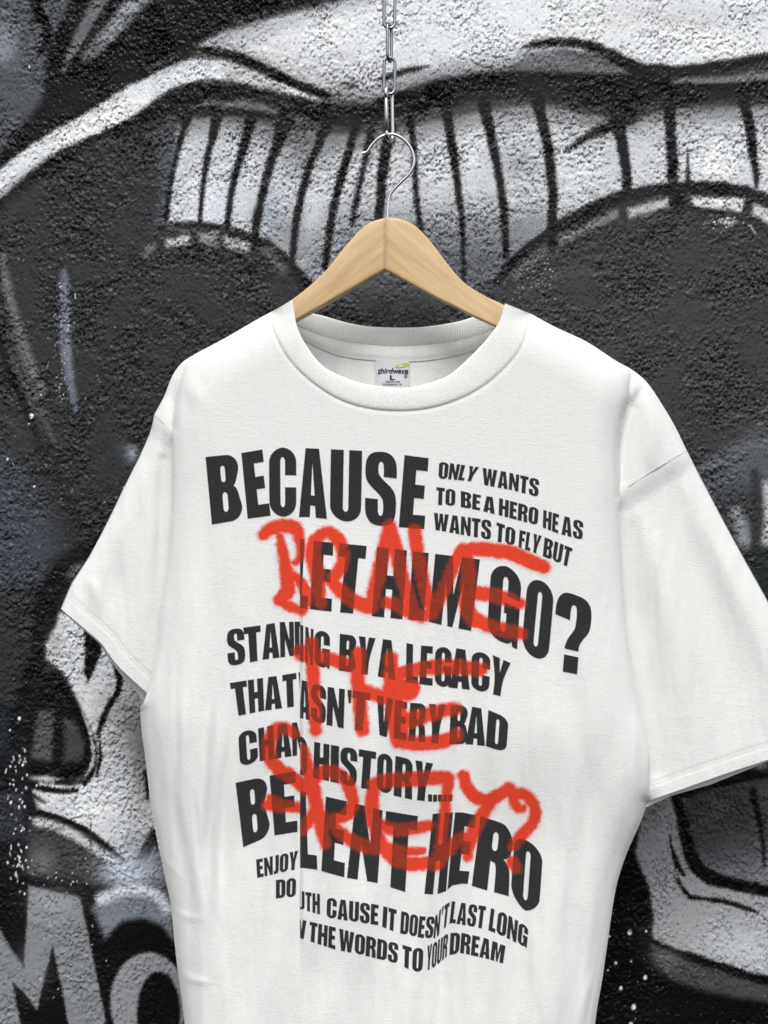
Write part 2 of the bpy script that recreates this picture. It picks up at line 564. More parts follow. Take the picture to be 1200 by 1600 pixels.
brush([(300, 166), (330, 160), (352, 164), (375, 162), (400, 166), (432, 174)], [4, 9, 8, 12, 12, 6], 108, 4, 0.9)
brush([(450, 180), (478, 188), (500, 198)], [3, 9, 4], 96, 4, 0.8, 0.2)
brush([(280, 182), (320, 172), (380, 176), (430, 184)], [8, 9, 9, 8], 25, 4)

# --- left eye socket with its rim
area([(-200, 420), (0, 330), (60, 280), (130, 240), (200, 215), (240, 230), (246, 300), (232, 372), (255, 384), (310, 382), (360, 388), (400, 404), (440, 430), (500, 500), (560, 800), (300, 800), (120, 860), (-200, 860)], 47, 12, 0.85, 0.1)
brush([(225, 240), (235, 300), (225, 350)], 30, 44, 12, 0.6, 0.3)
brush([(250, 356), (290, 351), (330, 353), (365, 361), (400, 374), (430, 392), (460, 424), (490, 462)], [9, 10, 11, 12, 16, 18, 22, 26], 34, 4)
area([(226, 384), (244, 378), (244, 392), (226, 398)], 110, 5)
area([(258, 374), (296, 364), (296, 382), (258, 389)], 186, 4)
area([(312, 364), (340, 362), (340, 386), (312, 382)], 140, 5)
area([(350, 368), (391, 380), (388, 398), (352, 388)], 180, 4)
brush([(418, 395), (440, 420)], 16, 96, 8, 0.8)
brush([(250, 398), (330, 396), (400, 412), (450, 450)], 24, 36, 10, 0.6)
brush([(270, 420), (340, 412), (420, 450)], 60, 60, 25, 0.35)

# --- right eye socket with its rim
area([(700, 500), (770, 462), (830, 412), (890, 376), (960, 340), (1040, 326), (1120, 332), (1200, 362), (1420, 420), (1420, 900), (1000, 900), (760, 560)], 54, 10, 1, 0.15)
brush([(776, 440), (810, 402), (850, 370), (900, 338), (960, 310), (1030, 296), (1100, 293), (1150, 297), (1200, 312), (1400, 380)], [14, 15, 16, 18, 18, 17, 20, 20, 18, 18], 30, 3.5)
brush([(800, 440), (835, 408), (880, 378), (950, 344), (1010, 328), (1080, 326), (1150, 336), (1210, 364)], 10, 38, 5, 0.6)
area([(800, 424), (855, 384), (856, 398), (806, 440)], 98, 6, 0.9)
area([(872, 372), (930, 342), (966, 326), (966, 340), (930, 356), (874, 384)], 122, 5, 0.9)
area([(982, 326), (1044, 308), (1044, 322), (984, 340)], 178, 5)
area([(1080, 308), (1164, 310), (1158, 332), (1086, 322)], 202, 4)
area([(1178, 318), (1230, 338), (1230, 366), (1176, 334)], 190, 5)
blob(1142, 346, 10, 4, 190, 0.8)
brush([(1172, 352), (1180, 364)], 3, 150, 2)
brush([(820, 452), (860, 436), (920, 420)], 18, 78, 8, 0.35)
blob(1010, 520, 150, 120, 62, 0.4, 0.1)
# brushed light strokes beyond the right shoulder
brush([(1084, 742), (1120, 720), (1160, 700), (1210, 690), (1300, 670)], [10, 20, 22, 24, 30], 102, 10, 0.7, 0.3)
brush([(1100, 770), (1150, 735), (1210, 735), (1300, 760)], [20, 55, 70, 90], 92, 22, 0.75, 0.6)
brush([(1150, 800), (1162, 832), (1168, 854)], [16, 24, 22], 150, 9, 0.8, 0.4)
brush([(1198, 760), (1204, 812), (1200, 848)], [14, 22, 26], 178, 8, 0.9, 0.2)
brush([(1180, 740), (1182, 800), (1180, 860)], 15, 46, 5, 0.9)
area([(1150, 862), (1200, 852), (1400, 880), (1400, 1000), (1240, 1000)], 40, 8)
blob(1190, 670, 30, 20, 96, 0.5, 0.3)

# --- left side, curved folds in the dark
brush([(100, 424), (101, 470), (102, 520), (106, 570), (114, 620), (120, 645)], [8, 15, 18, 15, 11, 3], 112, 5, 0.9, 0.9)
brush([(104, 440), (105, 520), (110, 590)], 4, 120, 4, 0.7, 0.6)
brush([(4, 400), (14, 460), (30, 515), (48, 570), (66, 610)], [8, 14, 14, 16, 10], 104, 6, 0.9, 0.1)
brush([(20, 510), (42, 580), (62, 640), (85, 690)], [6, 12, 12, 4], 96, 6, 0.6)
brush([(-10, 510), (12, 570), (34, 625), (58, 680)], [10, 12, 12, 4], 26, 6)
brush([(10, 540), (36, 600), (56, 650)], [2, 8, 3], 90, 5, 0.7)
brush([(-20, 620), (15, 660), (50, 700)], [10, 10, 4], 66, 8, 0.5, 0.3)
area([(-180, 690), (0, 700), (40, 730), (75, 800), (90, 860), (60, 910), (-180, 960)], 72, 24, 0.85, 0.9)
area([(-200, 930), (40, 930), (72, 990), (72, 1040), (60, 1100), (-200, 1120)], 46, 20, 0.8, 0.4)
brush([(60, 1230), (40, 1100), (68, 1010), (72, 950), (100, 895), (140, 860), (170, 840)], [20, 30, 34, 38, 38, 30, 20], 24, 9, 0.9)
brush([(60, 690), (95, 760), (120, 820)], 26, 34, 12, 0.5)
blob(206, 709, 8, 11, 170, 0.9, 0.7)
blob(200, 706, 15, 16, 110, 0.5, 0.8)
blob(122, 893, 16, 10, 150, 0.8, 0.3, -0.6)
brush([(112, 905), (124, 892), (132, 880)], [2, 6, 2], 24, 2)
brush([(-10, 340), (30, 300), (65, 285)], [40, 26, 10], 58, 12, 0.5)

# --- cheek bone lower left
area([(93, 955), (110, 962), (200, 1000), (260, 1060), (270, 1250), (268, 1320), (215, 1365), (196, 1352), (150, 1308), (100, 1278), (58, 1268), (48, 1238), (62, 1222), (110, 1228), (140, 1222), (152, 1200), (152, 1170), (146, 1146), (128, 1108), (112, 1078), (100, 1052), (72, 1028), (72, 1006), (86, 980)], 196, 3.5, 1, 0.06)
blob(210, 1130, 40, 50, 120, 0.6)
blob(160, 1010, 16, 30, 200, 0.4, 0.5)
blob(85, 1010, 14, 24, 150, 0.6)
blob(225, 1190, 20, 70, 96, 0.6)
blob(150, 1260, 40, 30, 224, 0.7)
blob(100, 1250, 30, 10, 200, 0.6)
blob(215, 1340, 26, 40, 100, 0.5)
blob(135, 1110, 12, 30, 215, 0.5)
area([(132, 985), (160, 1000), (158, 1020), (148, 1045), (138, 1066), (130, 1050), (132, 1020)], 20, 3)
brush([(175, 1030), (186, 1056), (184, 1080), (172, 1100), (160, 1125), (153, 1148)], [6, 11, 10, 10, 9, 5], 20, 2.5)
area([(20, 1205), (30, 1160), (50, 1100), (72, 1050), (96, 1056), (118, 1094), (134, 1126), (144, 1160), (142, 1196), (120, 1208), (60, 1212)], 26, 5)
area([(60, 1110), (84, 1112), (80, 1190), (48, 1184)], 80, 5, 0.95, 0.1)
area([(100, 1120), (118, 1128), (132, 1160), (130, 1188), (100, 1190)], 68, 6, 0.9, 0.1)
brush([(40, 1202), (80, 1208), (116, 1208), (130, 1198), (138, 1168), (131, 1134), (111, 1094), (90, 1058)], [10, 13, 12, 9, 7, 7, 8, 8], 16, 2.5)
brush([(128, 1112), (140, 1142), (146, 1172), (143, 1196), (134, 1212)], [1, 4, 6, 5, 3], 165, 1.5)
brush([(155, 1150), (157, 1182), (151, 1214)], [4, 6, 3], 18, 2)
brush([(147, 1200), (141, 1213), (131, 1224)], [2, 5, 6], 24, 2)
brush([(44, 1215), (80, 1218), (112, 1226)], [5, 11, 6], 165, 4)
brush([(88, 1222), (104, 1222), (116, 1220)], [6, 10, 4], 28, 3)
brush([(42, 1224), (66, 1232), (94, 1236), (120, 1235)], [6, 9, 9, 6], 18, 2.5)
brush([(46, 1240), (70, 1254)], [8, 3], 30, 4)
area([(-200, 1100), (40, 1100), (48, 1230), (60, 1268), (46, 1300), (46, 1380), (-200, 1390)], 30, 8, 1, 0.5)
area([(-200, 1240), (36, 1236), (40, 1310), (-200, 1325)], 52, 6, 0.9, 0.7)
area([(-200, 1110), (14, 1108), (16, 1180), (-200, 1190)], 44, 6, 0.8, 0.6)
area([(46, 1280), (110, 1300), (160, 1335), (200, 1364), (160, 1385), (110, 1372), (44, 1366)], 58, 8)
blob(66, 1346, 22, 26, 105, 0.8, 0.1)
blob(130, 1345, 30, 20, 72, 0.6)
brush([(58, 1284), (88, 1292), (124, 1310), (160, 1334), (196, 1360)], [12, 14, 14, 14, 10], 178, 4)
blob(92, 1296, 8, 5, 100, 0.6)
brush([(62, 1268), (98, 1280), (136, 1298), (172, 1326), (206, 1356)], [7, 8, 8, 8, 6], 20, 2.5)
brush([(142, 1280), (142, 1300), (142, 1326)], [1, 2.2, 1], 50, 1.5)
area([(206, 1352), (236, 1296), (250, 1290), (250, 1330), (224, 1362)], 22, 4)
brush([(226, 1205), (231, 1228), (230, 1250)], [6, 9, 4], 24, 3)
brush([(242, 1325), (234, 1345)], [3, 5], 160, 3, 0.8)
area([(-200, 1360), (60, 1372), (150, 1384), (320, 1400), (330, 1800), (-200, 1800)], 21, 8)
blob(200, 1362, 44, 26, 205, 0.95, 0.5, 0, 1.3)
blob(232, 1360, 60, 40, 170, 0.6, 0.6)
area([(144, 1420), (158, 1398), (195, 1384), (246, 1388), (272, 1420), (272, 1470), (252, 1446), (226, 1436), (192, 1440), (164, 1466)], 120, 7, 1, 0.6)
brush([(158, 1404), (200, 1390), (240, 1396), (262, 1420)], 17, 205, 6, 0.9, 0.25)
area([(170, 1476), (186, 1448), (220, 1438), (252, 1452), (276, 1490), (276, 1520), (210, 1492)], 18, 6)
# letters M and O sprayed in grey
area([(45, 1383), (80, 1392), (125, 1402), (146, 1500), (166, 1600), (190, 1720), (128, 1720), (107, 1600), (95, 1536), (82, 1478), (70, 1526), (58, 1578), (38, 1552), (20, 1535), (26, 1570), (40, 1640), (-60, 1640), (-60, 1380), (-20, 1425), (0, 1455), (20, 1486), (37, 1508), (42, 1440)], 122, 2.5, 1, 0.2, 0.6)
blob(84, 1410, 40, 24, 160, 0.5, 0.2)
blob(50, 1510, 30, 40, 128, 0.4, 0.2)
brush([(36, 1508), (10, 1476)], 3, 60, 3, 0.5)
th = np.linspace(0, 2 * np.pi, 40, endpoint=False)
area([(232 + 60 * math.cos(a), 1566 + 78 * math.sin(a)) for a in th], 132, 3, 1, 0.15, 0.6)
area([(248 + 34 * math.cos(a), 1584 + 66 * math.sin(a)) for a in th], 19, 3, 1, 0, 0.6)

# --- jaw lower right
area([(905, 1260), (1000, 1250), (1006, 1300), (992, 1330), (1000, 1356), (1014, 1386), (1021, 1430), (1018, 1480), (1060, 1530), (1200, 1560), (1420, 1580), (1420, 1800), (880, 1800), (900, 1500)], 14, 5)
area([(1008, 1240), (1060, 1232), (1090, 1226), (1420, 1160), (1420, 1560), (1200, 1540), (1130, 1520), (1080, 1498), (1020, 1474), (1021, 1430), (1015, 1386), (1001, 1356), (993, 1330), (1000, 1290)], 150, 3.5, 1, 0.08)
blob(1010, 1270, 18, 34, 120, 0.5)
blob(1160, 1480, 60, 34, 196, 0.7, 0.2, 0.2)
blob(1110, 1460, 90, 30, 165, 0.4)
area([(1066, 1228), (1200, 1200), (1420, 1150), (1420, 1402), (1200, 1388), (1130, 1374), (1096, 1362), (1078, 1330)], 84, 5, 1, 0.2, grad=(1130, 1300, 66, 1150, 1372, 112))
blob(1115, 1260, 24, 24, 84, 0.6, 0.1)
brush([(1058, 1246), (1066, 1280), (1074, 1318), (1086, 1350), (1108, 1370), (1146, 1381), (1210, 1394), (1400, 1420)], [16, 18, 19, 22, 23, 20, 18, 18], 17, 3)
brush([(1060, 1240), (1100, 1226), (1140, 1216), (1180, 1206), (1230, 1194), (1400, 1160)], [20, 20, 20, 26, 34, 40], 20, 4)
brush([(1176, 1236), (1184, 1272), (1191, 1310), (1195, 1352)], [12, 9, 7, 4], 22, 3)
blob(1190, 1197, 12, 6, 130, 0.8)
brush([(1046, 1306), (1051, 1330), (1058, 1350), (1068, 1366)], [2, 6, 9, 7], 20, 2)
brush([(1059, 1374), (1068, 1390), (1080, 1402)], [5, 7, 6], 22, 2)
brush([(1078, 1402), (1104, 1405), (1140, 1411), (1168, 1420), (1184, 1426)], [8, 7, 8, 8, 3], 22, 2.5)
brush([(1020, 1471), (1050, 1486), (1090, 1500), (1140, 1516), (1200, 1533), (1400, 1570)], [8, 13, 15, 15, 16, 16], 16, 3)
area([(1018, 1476), (1060, 1496), (1120, 1518), (1200, 1545), (1400, 1580), (1400, 1600), (1200, 1566), (1110, 1552), (1046, 1530), (1022, 1500)], 66, 7, 0.95, 0.05)
blob(1040, 1500, 24, 18, 104, 0.7)
area([(930, 1560), (1010, 1545), (1120, 1580), (1000, 1640), (920, 1640)], 22, 30, 0.8, 0.8)

# --- paint spatter
def dot(x, y, rx, ry, v=225, ang=0.0):
    r = max(rx, ry) + 3
    s0 = sl(np.array([[x, y]]), r)
    X, Y = WX[s0] - x, WY[s0] - y
    if X.size == 0:
        return
    ca, sa = math.cos(ang), math.sin(ang)
    q = np.sqrt(((X * ca + Y * sa) / rx) ** 2 + ((-X * sa + Y * ca) / ry) ** 2)
    lay(s0, smooth(1.35, 0.65, q), np.full(X.shape, float(v)), 0.1)
for x, y, r in [(984, 1457, 3.4), (962, 1505, 2.4), (1008, 1527, 3), (970, 1544, 2.8), (990, 1574, 3.6), (986, 1600, 3), (1010, 1455, 1.6), (952, 1463, 1.5), (986, 1502, 1.5), (950, 1516, 1.2), (30, 1123, 2.6)]:
    dot(x, y, r, r * 1.25)
for i in range(70):
    t = rng.random()
    x = 34 + rng.normal(0, 11) - 6 * t
    y = 1150 + 240 * t + rng.normal(0, 8)
    dot(x, y, 0.9 + 0.8 * rng.random(), 1.4 + 3.2 * rng.random() ** 2, 150 + 90 * rng.random(), rng.normal(0, 0.25))
for i in range(60):
    dot(60 + 110 * rng.random(), 1330 + 240 * rng.random(), 0.9, 1 + 1.6 * rng.random(), 120 + 70 * rng.random(), rng.normal(0, 0.8))
for i in range(130):
    dot(905 + 300 * rng.random(), 1420 + 190 * rng.random(), 0.8 + 0.6 * rng.random() ** 3, 0.8, 60 + 90 * rng.random() ** 2)
for i in range(120):
    dot(-20 + 250 * rng.random(), 380 + 560 * rng.random(), 0.9, 0.9 + 0.5 * rng.random(), 90 + 90 * rng.random() ** 2)
for i in range(90):
    dot(90 + rng.normal(0, 7) + 12 * rng.random(), 440 + 200 * rng.random(), 0.8, 0.9, 130 + 90 * rng.random(), 0)
for x, y, rx, ry, a in [(117, 462, 1.1, 5, 0), (49, 650, 3, 4.5, 0.3), (64, 617, 1.6, 1.6, 0), (351, 463, 1.3, 1.3, 0), (12, 717, 1.4, 2.2, 0.3), (20, 725, 1.2, 2.0, 0), (27, 570, 1.2, 1.2, 0), (46, 104, 0.9, 2.4, 0), (45, 662, 1.3, 1.3, 0), (134, 622, 1.3, 1.3, 0), (53, 760, 1.3, 1.3, 0)]:
    dot(x, y, rx, ry, 225, a)
for i in range(160):
    dot(700 + 170 * rng.random(), 400 + 70 * rng.random(), 0.9, 0.9, 90 + 110 * rng.random() ** 2)
for i in range(60):
    dot(1130 + rng.normal(0, 10), 346 + rng.normal(0, 4), 1.0, 0.9, 200)
brush([(735, 428), (752, 432), (770, 426)], [6, 9, 4], 100, 5, 0.6)

# --- relief of the trowelled coat
sh = WX.shape
nw1 = band_noise(sh, 26, WP, 0.5, seed=20)
n12 = band_noise(sh, 15, WP, 0.42, 0.75, seed=22)
n9 = band_noise(sh, 9.5, WP, 0.35, 0.8, seed=21)
n30 = band_noise(sh, 40, WP, 0.5, seed=23)
n5 = band_noise(sh, 5.0, WP, 0.35, seed=24)
reg = band_noise(sh, 150, WP, 0.5, seed=25)
amp = np.clip(0.9 + 0.4 * reg, 0.3, 1.8)
amp *= (1 - 0.35 * smooth(1150, 1500, WY)) * (1 - 0.4 * smooth(560, 700, WX) * smooth(140, 90, WY))
plate = np.tanh(3.0 * (n12 + 0.35 * nw1 - 0.35))                 # knocked-down plateaus with steep lips
crack = np.maximum(0, 1 - np.abs(n12 + 0.25 * n9) / 0.20) * smooth(0.1, 0.8, nw1 + 0.3 * reg)
pits = smooth(1.5, 2.3, -n9)
relief = amp * (0.34 * plate + 0.16 * n9 + 0.30 * n30 + 0.10 * n5 - 1.5 * crack - 0.9 * pits) * 0.00130
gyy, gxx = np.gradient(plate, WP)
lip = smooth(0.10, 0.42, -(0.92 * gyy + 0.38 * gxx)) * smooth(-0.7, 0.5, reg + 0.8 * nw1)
bare_shade = np.clip(0.42 * lip + 0.75 * crack + 0.6 * pits, 0, 0.8) * (1 - 0.25 * smooth(1150, 1500, WY))   # crevices and lip undersides the spray missed, with their shade painted in
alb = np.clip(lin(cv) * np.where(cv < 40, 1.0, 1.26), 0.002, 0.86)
alb = alb * (1 - bare_shade[..., None]) + 0.004 * bare_shade[..., None]
del gyy, gxx, lip, bare_shade
P3 = world_pt(WX, WY, np.full(sh, -WALL_Y))
P3[..., 1] -= relief
nr, nc = sh
# outer border rows/columns carry the wall on well past the picture
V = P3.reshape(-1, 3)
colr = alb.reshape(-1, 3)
F = grid_faces(nr, nc)[:, ::-1]
ring = np.concatenate([np.arange(nc), np.arange(1, nr) * nc + nc - 1, (nr - 1) * nc + np.arange(nc - 2, -1, -1), np.arange(nr - 2, 0, -1) * nc])
k = len(ring)
cx, cz = V[ring, 0], V[ring, 2]
ex = np.clip(cx * 3.2, -2.4, 2.4)
ez = np.clip(cz * 2.6, -2.2, 2.2)
outer = np.stack([ex, np.full(k, WALL_Y), ez], -1)
outc = np.tile(lin(tint(46, 0.1)) * 1.3, (k, 1))
base_i = len(V)
V = np.vstack([V, outer, outer + [0, 0.2, 0]])
colr = np.vstack([colr, outc, outc])
i = np.arange(k)
j = (i + 1) % k
Fo = np.stack([ring[i], base_i + i, base_i + j, ring[j]], -1)[:, ::-1]
Fb = np.stack([base_i + i, base_i + k + i, base_i + k + j, base_i + j], -1)[:, ::-1]
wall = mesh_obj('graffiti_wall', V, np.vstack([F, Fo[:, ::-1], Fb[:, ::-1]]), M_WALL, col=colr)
tag(wall, 'rough stucco wall sprayed with a black, grey and white skull mural behind the shirt', 'wall')
del P3, cv, alb, n12, n9, n30, n5, amp, crack, plate, pits, reg, nw1, relief, rough_n, rough_b

# ================================================================== THE SHIRT
GP = 2.0
gx0, gx1, gy0, gy1 = 60, 1350, 320, 1740
gx = np.arange(gx0, gx1 + GP, GP)
gy = np.arange(gy0, gy1 + GP, GP)
GX, GY = np.meshgrid(gx, gy)

L_SHOULDER = [(424, 487), (400, 500), (350, 529), (305, 553), (283, 568), (268, 590), (257, 618), (241, 648)]
L_SLEEVE = [(235, 674), (218, 713), (195, 759), (167, 817), (140, 868), (113, 910), (95, 951)]
L_HEM = [(95, 951), (122, 974), (157, 1004), (170, 1022), (188, 1044), (230, 1083)]
L_SIDE = [(219, 1112), (222, 1150), (227, 1184), (238, 1272), (258, 1372), (267, 1416), (275, 1495), (288, 1595), (297, 1720)]
R_SIDE = [(922, 1720), (930, 1600), (941, 1531), (950, 1469), (962, 1390), (978, 1337), (1000, 1287), (1011, 1256)]
R_FOLD = [(1016, 1208), (1013, 1164), (998, 1103), (984, 1020), (976, 954), (970, 858), (968, 800), (970, 768)]
R_SEAM = [(970, 768), (990, 755), (1013, 740), (1045, 721), (1073, 704)]
R_HEM = [(1011, 1252), (1060, 1235), (1110, 1217), (1160, 1200), (1200, 1187), (1312, 1148)]
R_SLEEVE = [(1312, 1148), (1255, 1042), (1200, 940), (1150, 850), (1110, 775), (1073, 704)]
R_SHOULDER = [(1073, 704), (1053, 663), (1027, 620), (1013, 600), (1000, 587), (985, 576), (960, 562), (917, 534), (870, 512), (829, 490)]
L_FOLD = [(219, 1112), (232, 1075), (244, 1020), (251, 960), (262, 880), (268, 800), (269, 720), (269, 672)]
L_SEAM = [(241, 648), (255, 661), (270, 672)]

C_IN = [(457, 468), (464, 509), (479, 540), (506, 573), (547, 593), (583, 602), (627, 606), (664, 600), (701, 586), (737, 555), (767, 522), (781, 500), (789, 474)]
C_OUT = [(422, 489), (427, 518), (448, 558), (481, 593), (528, 624), (576, 639), (627, 643), (675, 638), (719, 624), (759, 602), (796, 569), (818, 536), (829, 490)]
def resample(P, n):
    P = cr(P, 16)
    s = np.concatenate([[0], np.cumsum(np.hypot(*np.diff(P, axis=0).T))])
    t = np.linspace(0, s[-1], n)
    return np.stack([np.interp(t, s, P[:, 0]), np.interp(t, s, P[:, 1])], -1)
NCOL = 841
Cin = resample(C_IN, NCOL)
Cout = resample(C_OUT, NCOL)
Cmid = 0.45 * Cin + 0.55 * Cout

SIL = (L_SHOULDER + L_SLEEVE + [(60, 1010), (178, 1130)] + L_SIDE + [(300, 1960), (905, 1960)] + R_SIDE +
       [(1040, 1330), (1335, 1232)] + R_SLEEVE + R_SHOULDER[1:] + [(840, 430), (600, 300), (420, 430)])
def dn(P):
    return [tuple(q) for q in cr(P, 6)]
CHEST = ([(300, 470), (292, 560), (278, 610), (270, 650)] + dn(L_FOLD[::-1] + L_SIDE[1:]) + [(300, 1960), (905, 1960)] + dn(R_SIDE + R_FOLD) + [(968, 700), (973, 655), (982, 622), (985, 580), (980, 470), (840, 300), (420, 300)])
d_sil = np.where(inside(GX, GY, SIL), poly_dist(GX, GY, SIL), 0)
d_ch = np.where(inside(GX, GY, CHEST), poly_dist(GX, GY, CHEST), 0)

def blur(A, sig):
    fy = np.fft.fftfreq(A.shape[0])[:, None]
    fx = np.fft.rfftfreq(A.shape[1])[None, :]
    return np.fft.irfft2(np.fft.rfft2(A) * np.exp(-2 * (np.pi * sig) ** 2 * (fx ** 2 + fy ** 2)), s=A.shape)
w_ = smooth(0, 16, d_ch)
d_ch = d_ch * (1 - w_) + blur(d_ch, 6) * w_
w_ = smooth(2, 20, d_sil)
d_sil = d_sil * (1 - w_) + blur(d_sil, 6) * w_

gs = GX.shape
nA = band_noise(gs, 190, GP, 0.42, 0.15, seed=31)
nB = band_noise(gs, 60, GP, 0.45, 0.3, seed=32)
nC = band_noise(gs, 12, GP, 0.4, 1.0, seed=33)
nD = band_noise(gs, 420, GP, 0.45, 0.22, seed=34)

BASE = 0.014 * edge(d_sil, 34)

def fold(pts, w, a, sharp=1.0, fade=None):
    """ridge (a>0) or groove (a<0) along a polyline, tapering at both ends"""
    P = cr(pts, 6)
    Wd = np.interp(np.linspace(0, 1, len(P)), np.linspace(0, 1, len(w)), w) if hasattr(w, '__len__') else np.full(len(P), float(w))
    tp = np.sin(np.pi * np.linspace(0.0, 1.0, len(P))) if fade is None else np.interp(np.linspace(0, 1, len(P)), np.linspace(0, 1, len(fade)), fade)
    out = np.zeros(gs)
    for i in range(len(P) - 1):
        d, t = seg_dist(GX, GY, P[i], P[i + 1])
        ww = Wd[i] * (1 - t) + Wd[i + 1] * t
        aa = tp[i] * (1 - t) + tp[i + 1] * t
        out = np.maximum(out, aa * np.exp(-(d / ww) ** 2 * sharp))
    return a * out

low = smooth(700, 1300, GY)
# body drape
body_h = BASE + 0.026 * edge(d_ch, 50 + 46 * smooth(560, 320, GX)) * edge(d_sil, 66) * (1 - 0.4 * smooth(1120, 1340, GY))
bulk = edge(d_sil, 60)
dr = np.zeros(gs)
dr += fold([(300, 760), (305, 950), (298, 1150), (305, 1400), (312, 1700)], [16, 22, 26, 30], 0.006, fade=[0, .6, 1, 1, 1])
dr += fold([(335, 900), (340, 1100), (350, 1300), (352, 1480)], [10, 14, 16, 12], -0.0035)
dr += fold([(318, 1180), (330, 1290), (332, 1380), (345, 1450)], [6, 8, 8, 5], 0.0022)
dr += fold([(300, 1230), (312, 1330), (322, 1420)], [5, 7, 5], -0.0020)
dr += fold([(366, 1180), (362, 1290), (368, 1390)], [6, 9, 6], 0.0020)
dr += fold([(410, 1000), (404, 1250), (395, 1500), (392, 1700)], [26, 34, 40, 44], 0.004, fade=[0, .5, 1, 1])
dr += fold([(262, 1230), (285, 1330), (300, 1460), (302, 1600)], [9, 12, 14, 14], -0.0030)
dr += fold([(690, 1180), (688, 1330), (690, 1500), (700, 1720)], [12, 15, 18, 24], -0.0045, fade=[0, .6, 1, 1])
dr += fold([(725, 1150), (728, 1330), (735, 1500), (745, 1720)], [20, 26, 30, 34], 0.0055, fade=[0, .6, 1, 1])
dr += fold([(600, 1150), (610, 1400), (615, 1720)], [40, 55, 60], 0.004, fade=[0, .7, 1])
dr += fold([(850, 1000), (862, 1200), (858, 1400), (840, 1720)], [26, 30, 34, 40], 0.0055, fade=[0, .5, 1, 1])
dr += fold([(905, 1050), (915, 1250), (895, 1450), (880, 1720)], [14, 18, 22, 28], -0.005, fade=[0, .7, 1, 1])
dr += fold([(845, 780), (850, 960), (870, 1130)], [10, 16, 16], -0.0020)
dr += fold([(978, 1180), (985, 1260), (960, 1350), (935, 1470), (915, 1600), (908, 1720)], [6, 9, 10, 11, 12, 12], -0.0014, fade=[0, .4, 1, 1, 1, .8])
dr += fold([(330, 700), (318, 850), (320, 1000)], [12, 18, 18], -0.0022)
dr += fold([(470, 700), (462, 820), (468, 900)], [10, 16, 14], 0.0012)
dr += fold([(285, 585), (300, 610), (320, 640)], [10, 14, 14], 0.0020)
dr += fold([(250, 1330), (262, 1350), (285, 1372)], [4, 6, 5], 0.0013)
dr += fold([(268, 1420), (292, 1432), (316, 1436)], [4, 7, 5], 0.0013)
dr += fold([(278, 1515), (300, 1530), (330, 1536)], [4, 7, 5], 0.0018)
dr += fold([(925, 1515), (915, 1560), (905, 1610)], [5, 7, 6], 0.0022)
for q_ in ([(1004, 1275), (985, 1325), (962, 1385), (945, 1450), (930, 1530), (915, 1610), (908, 1720)],):
    sdm = poly_dist(GX, GY, cr(q_, 5), False)
    dr -= 0.0011 * np.exp(-(sdm / 2.4) ** 2)
dr += fold([(345, 1010), (322, 1180), (312, 1330), (318, 1480), (322, 1640)], [7, 10, 12, 12, 12], 0.0030)
dr += fold([(372, 1080), (350, 1240), (342, 1380), (352, 1520)], [6, 9, 10, 9], -0.0026)
dr += fold([(290, 1060), (284, 1200), (290, 1320)], [6, 9, 8], 0.0022)
dr += fold([(440, 1150), (432, 1350), (425, 1560), (420, 1720)], [12, 16, 18, 20], -0.0030)
dr += fold([(520, 1420), (522, 1560), (528, 1720)], [14, 20, 26], 0.0030, fade=[0, .8, 1])
dr += fold([(570, 1430), (566, 1560), (562, 1720)], [10, 16, 20], -0.0030, fade=[0, .8, 1])
dr += fold([(660, 1500), (655, 1600), (650, 1720)], [10, 14, 18], -0.0025, fade=[0, .8, 1])
dr += fold([(800, 1200), (808, 1400), (800, 1600), (795, 1720)], [14, 18, 22, 26], -0.0035, fade=[0, .8, 1, 1])
dr += fold([(285, 820), (278, 960), (262, 1080)], [7, 10, 8], 0.0020)
# the overlapping fold that cuts through the lettering
x_f = 468 + 0.0 * GY
A = 0.0065 * smooth(800, 980, GY) * smooth(1550, 1400, GY)
step = smooth(x_f - 1.5, x_f + 7.0, GX)
dr += A * (step * np.exp(-np.maximum(0, GX - x_f) / 120.0) - (1 - step) * 0.22 * np.exp(-np.maximum(0, x_f - GX) / 30.0))
dr += 0.00030 * nA * (0.3 + 0.7 * low) + 0.00007 * nB * (0.4 + 0.6 * low) + 0.000015 * nC + 0.0012 * nD * low
body_h = body_h + dr * bulk
# shoulder caps beyond the hanger ends
cap = np.zeros(gs)
cap += fold([(1004, 604), (988, 636), (977, 680), (971, 730), (969, 775)], [5, 9, 10, 9, 7], -0.006, fade=[0.1, 1, 1, 1, 0.8])
cap += fold([(1012, 612), (1018, 660), (1018, 710), (1022, 735)], [10, 14, 14, 10], 0.0035)
cap += fold([(1030, 640), (1032, 690)], [10, 12], -0.002)
cap += fold([(276, 590), (269, 625), (268, 668)], [5, 8, 8], -0.004, fade=[0.1, 1, 0.8])
body_h = body_h + cap
# top-stitch around the collar, seams
seam_d = np.minimum(poly_dist(GX, GY, Cout + np.array([[0, 0]]), False), 50)
body_h -= 0.0007 * np.exp(-(seam_d / 3.0) ** 2)

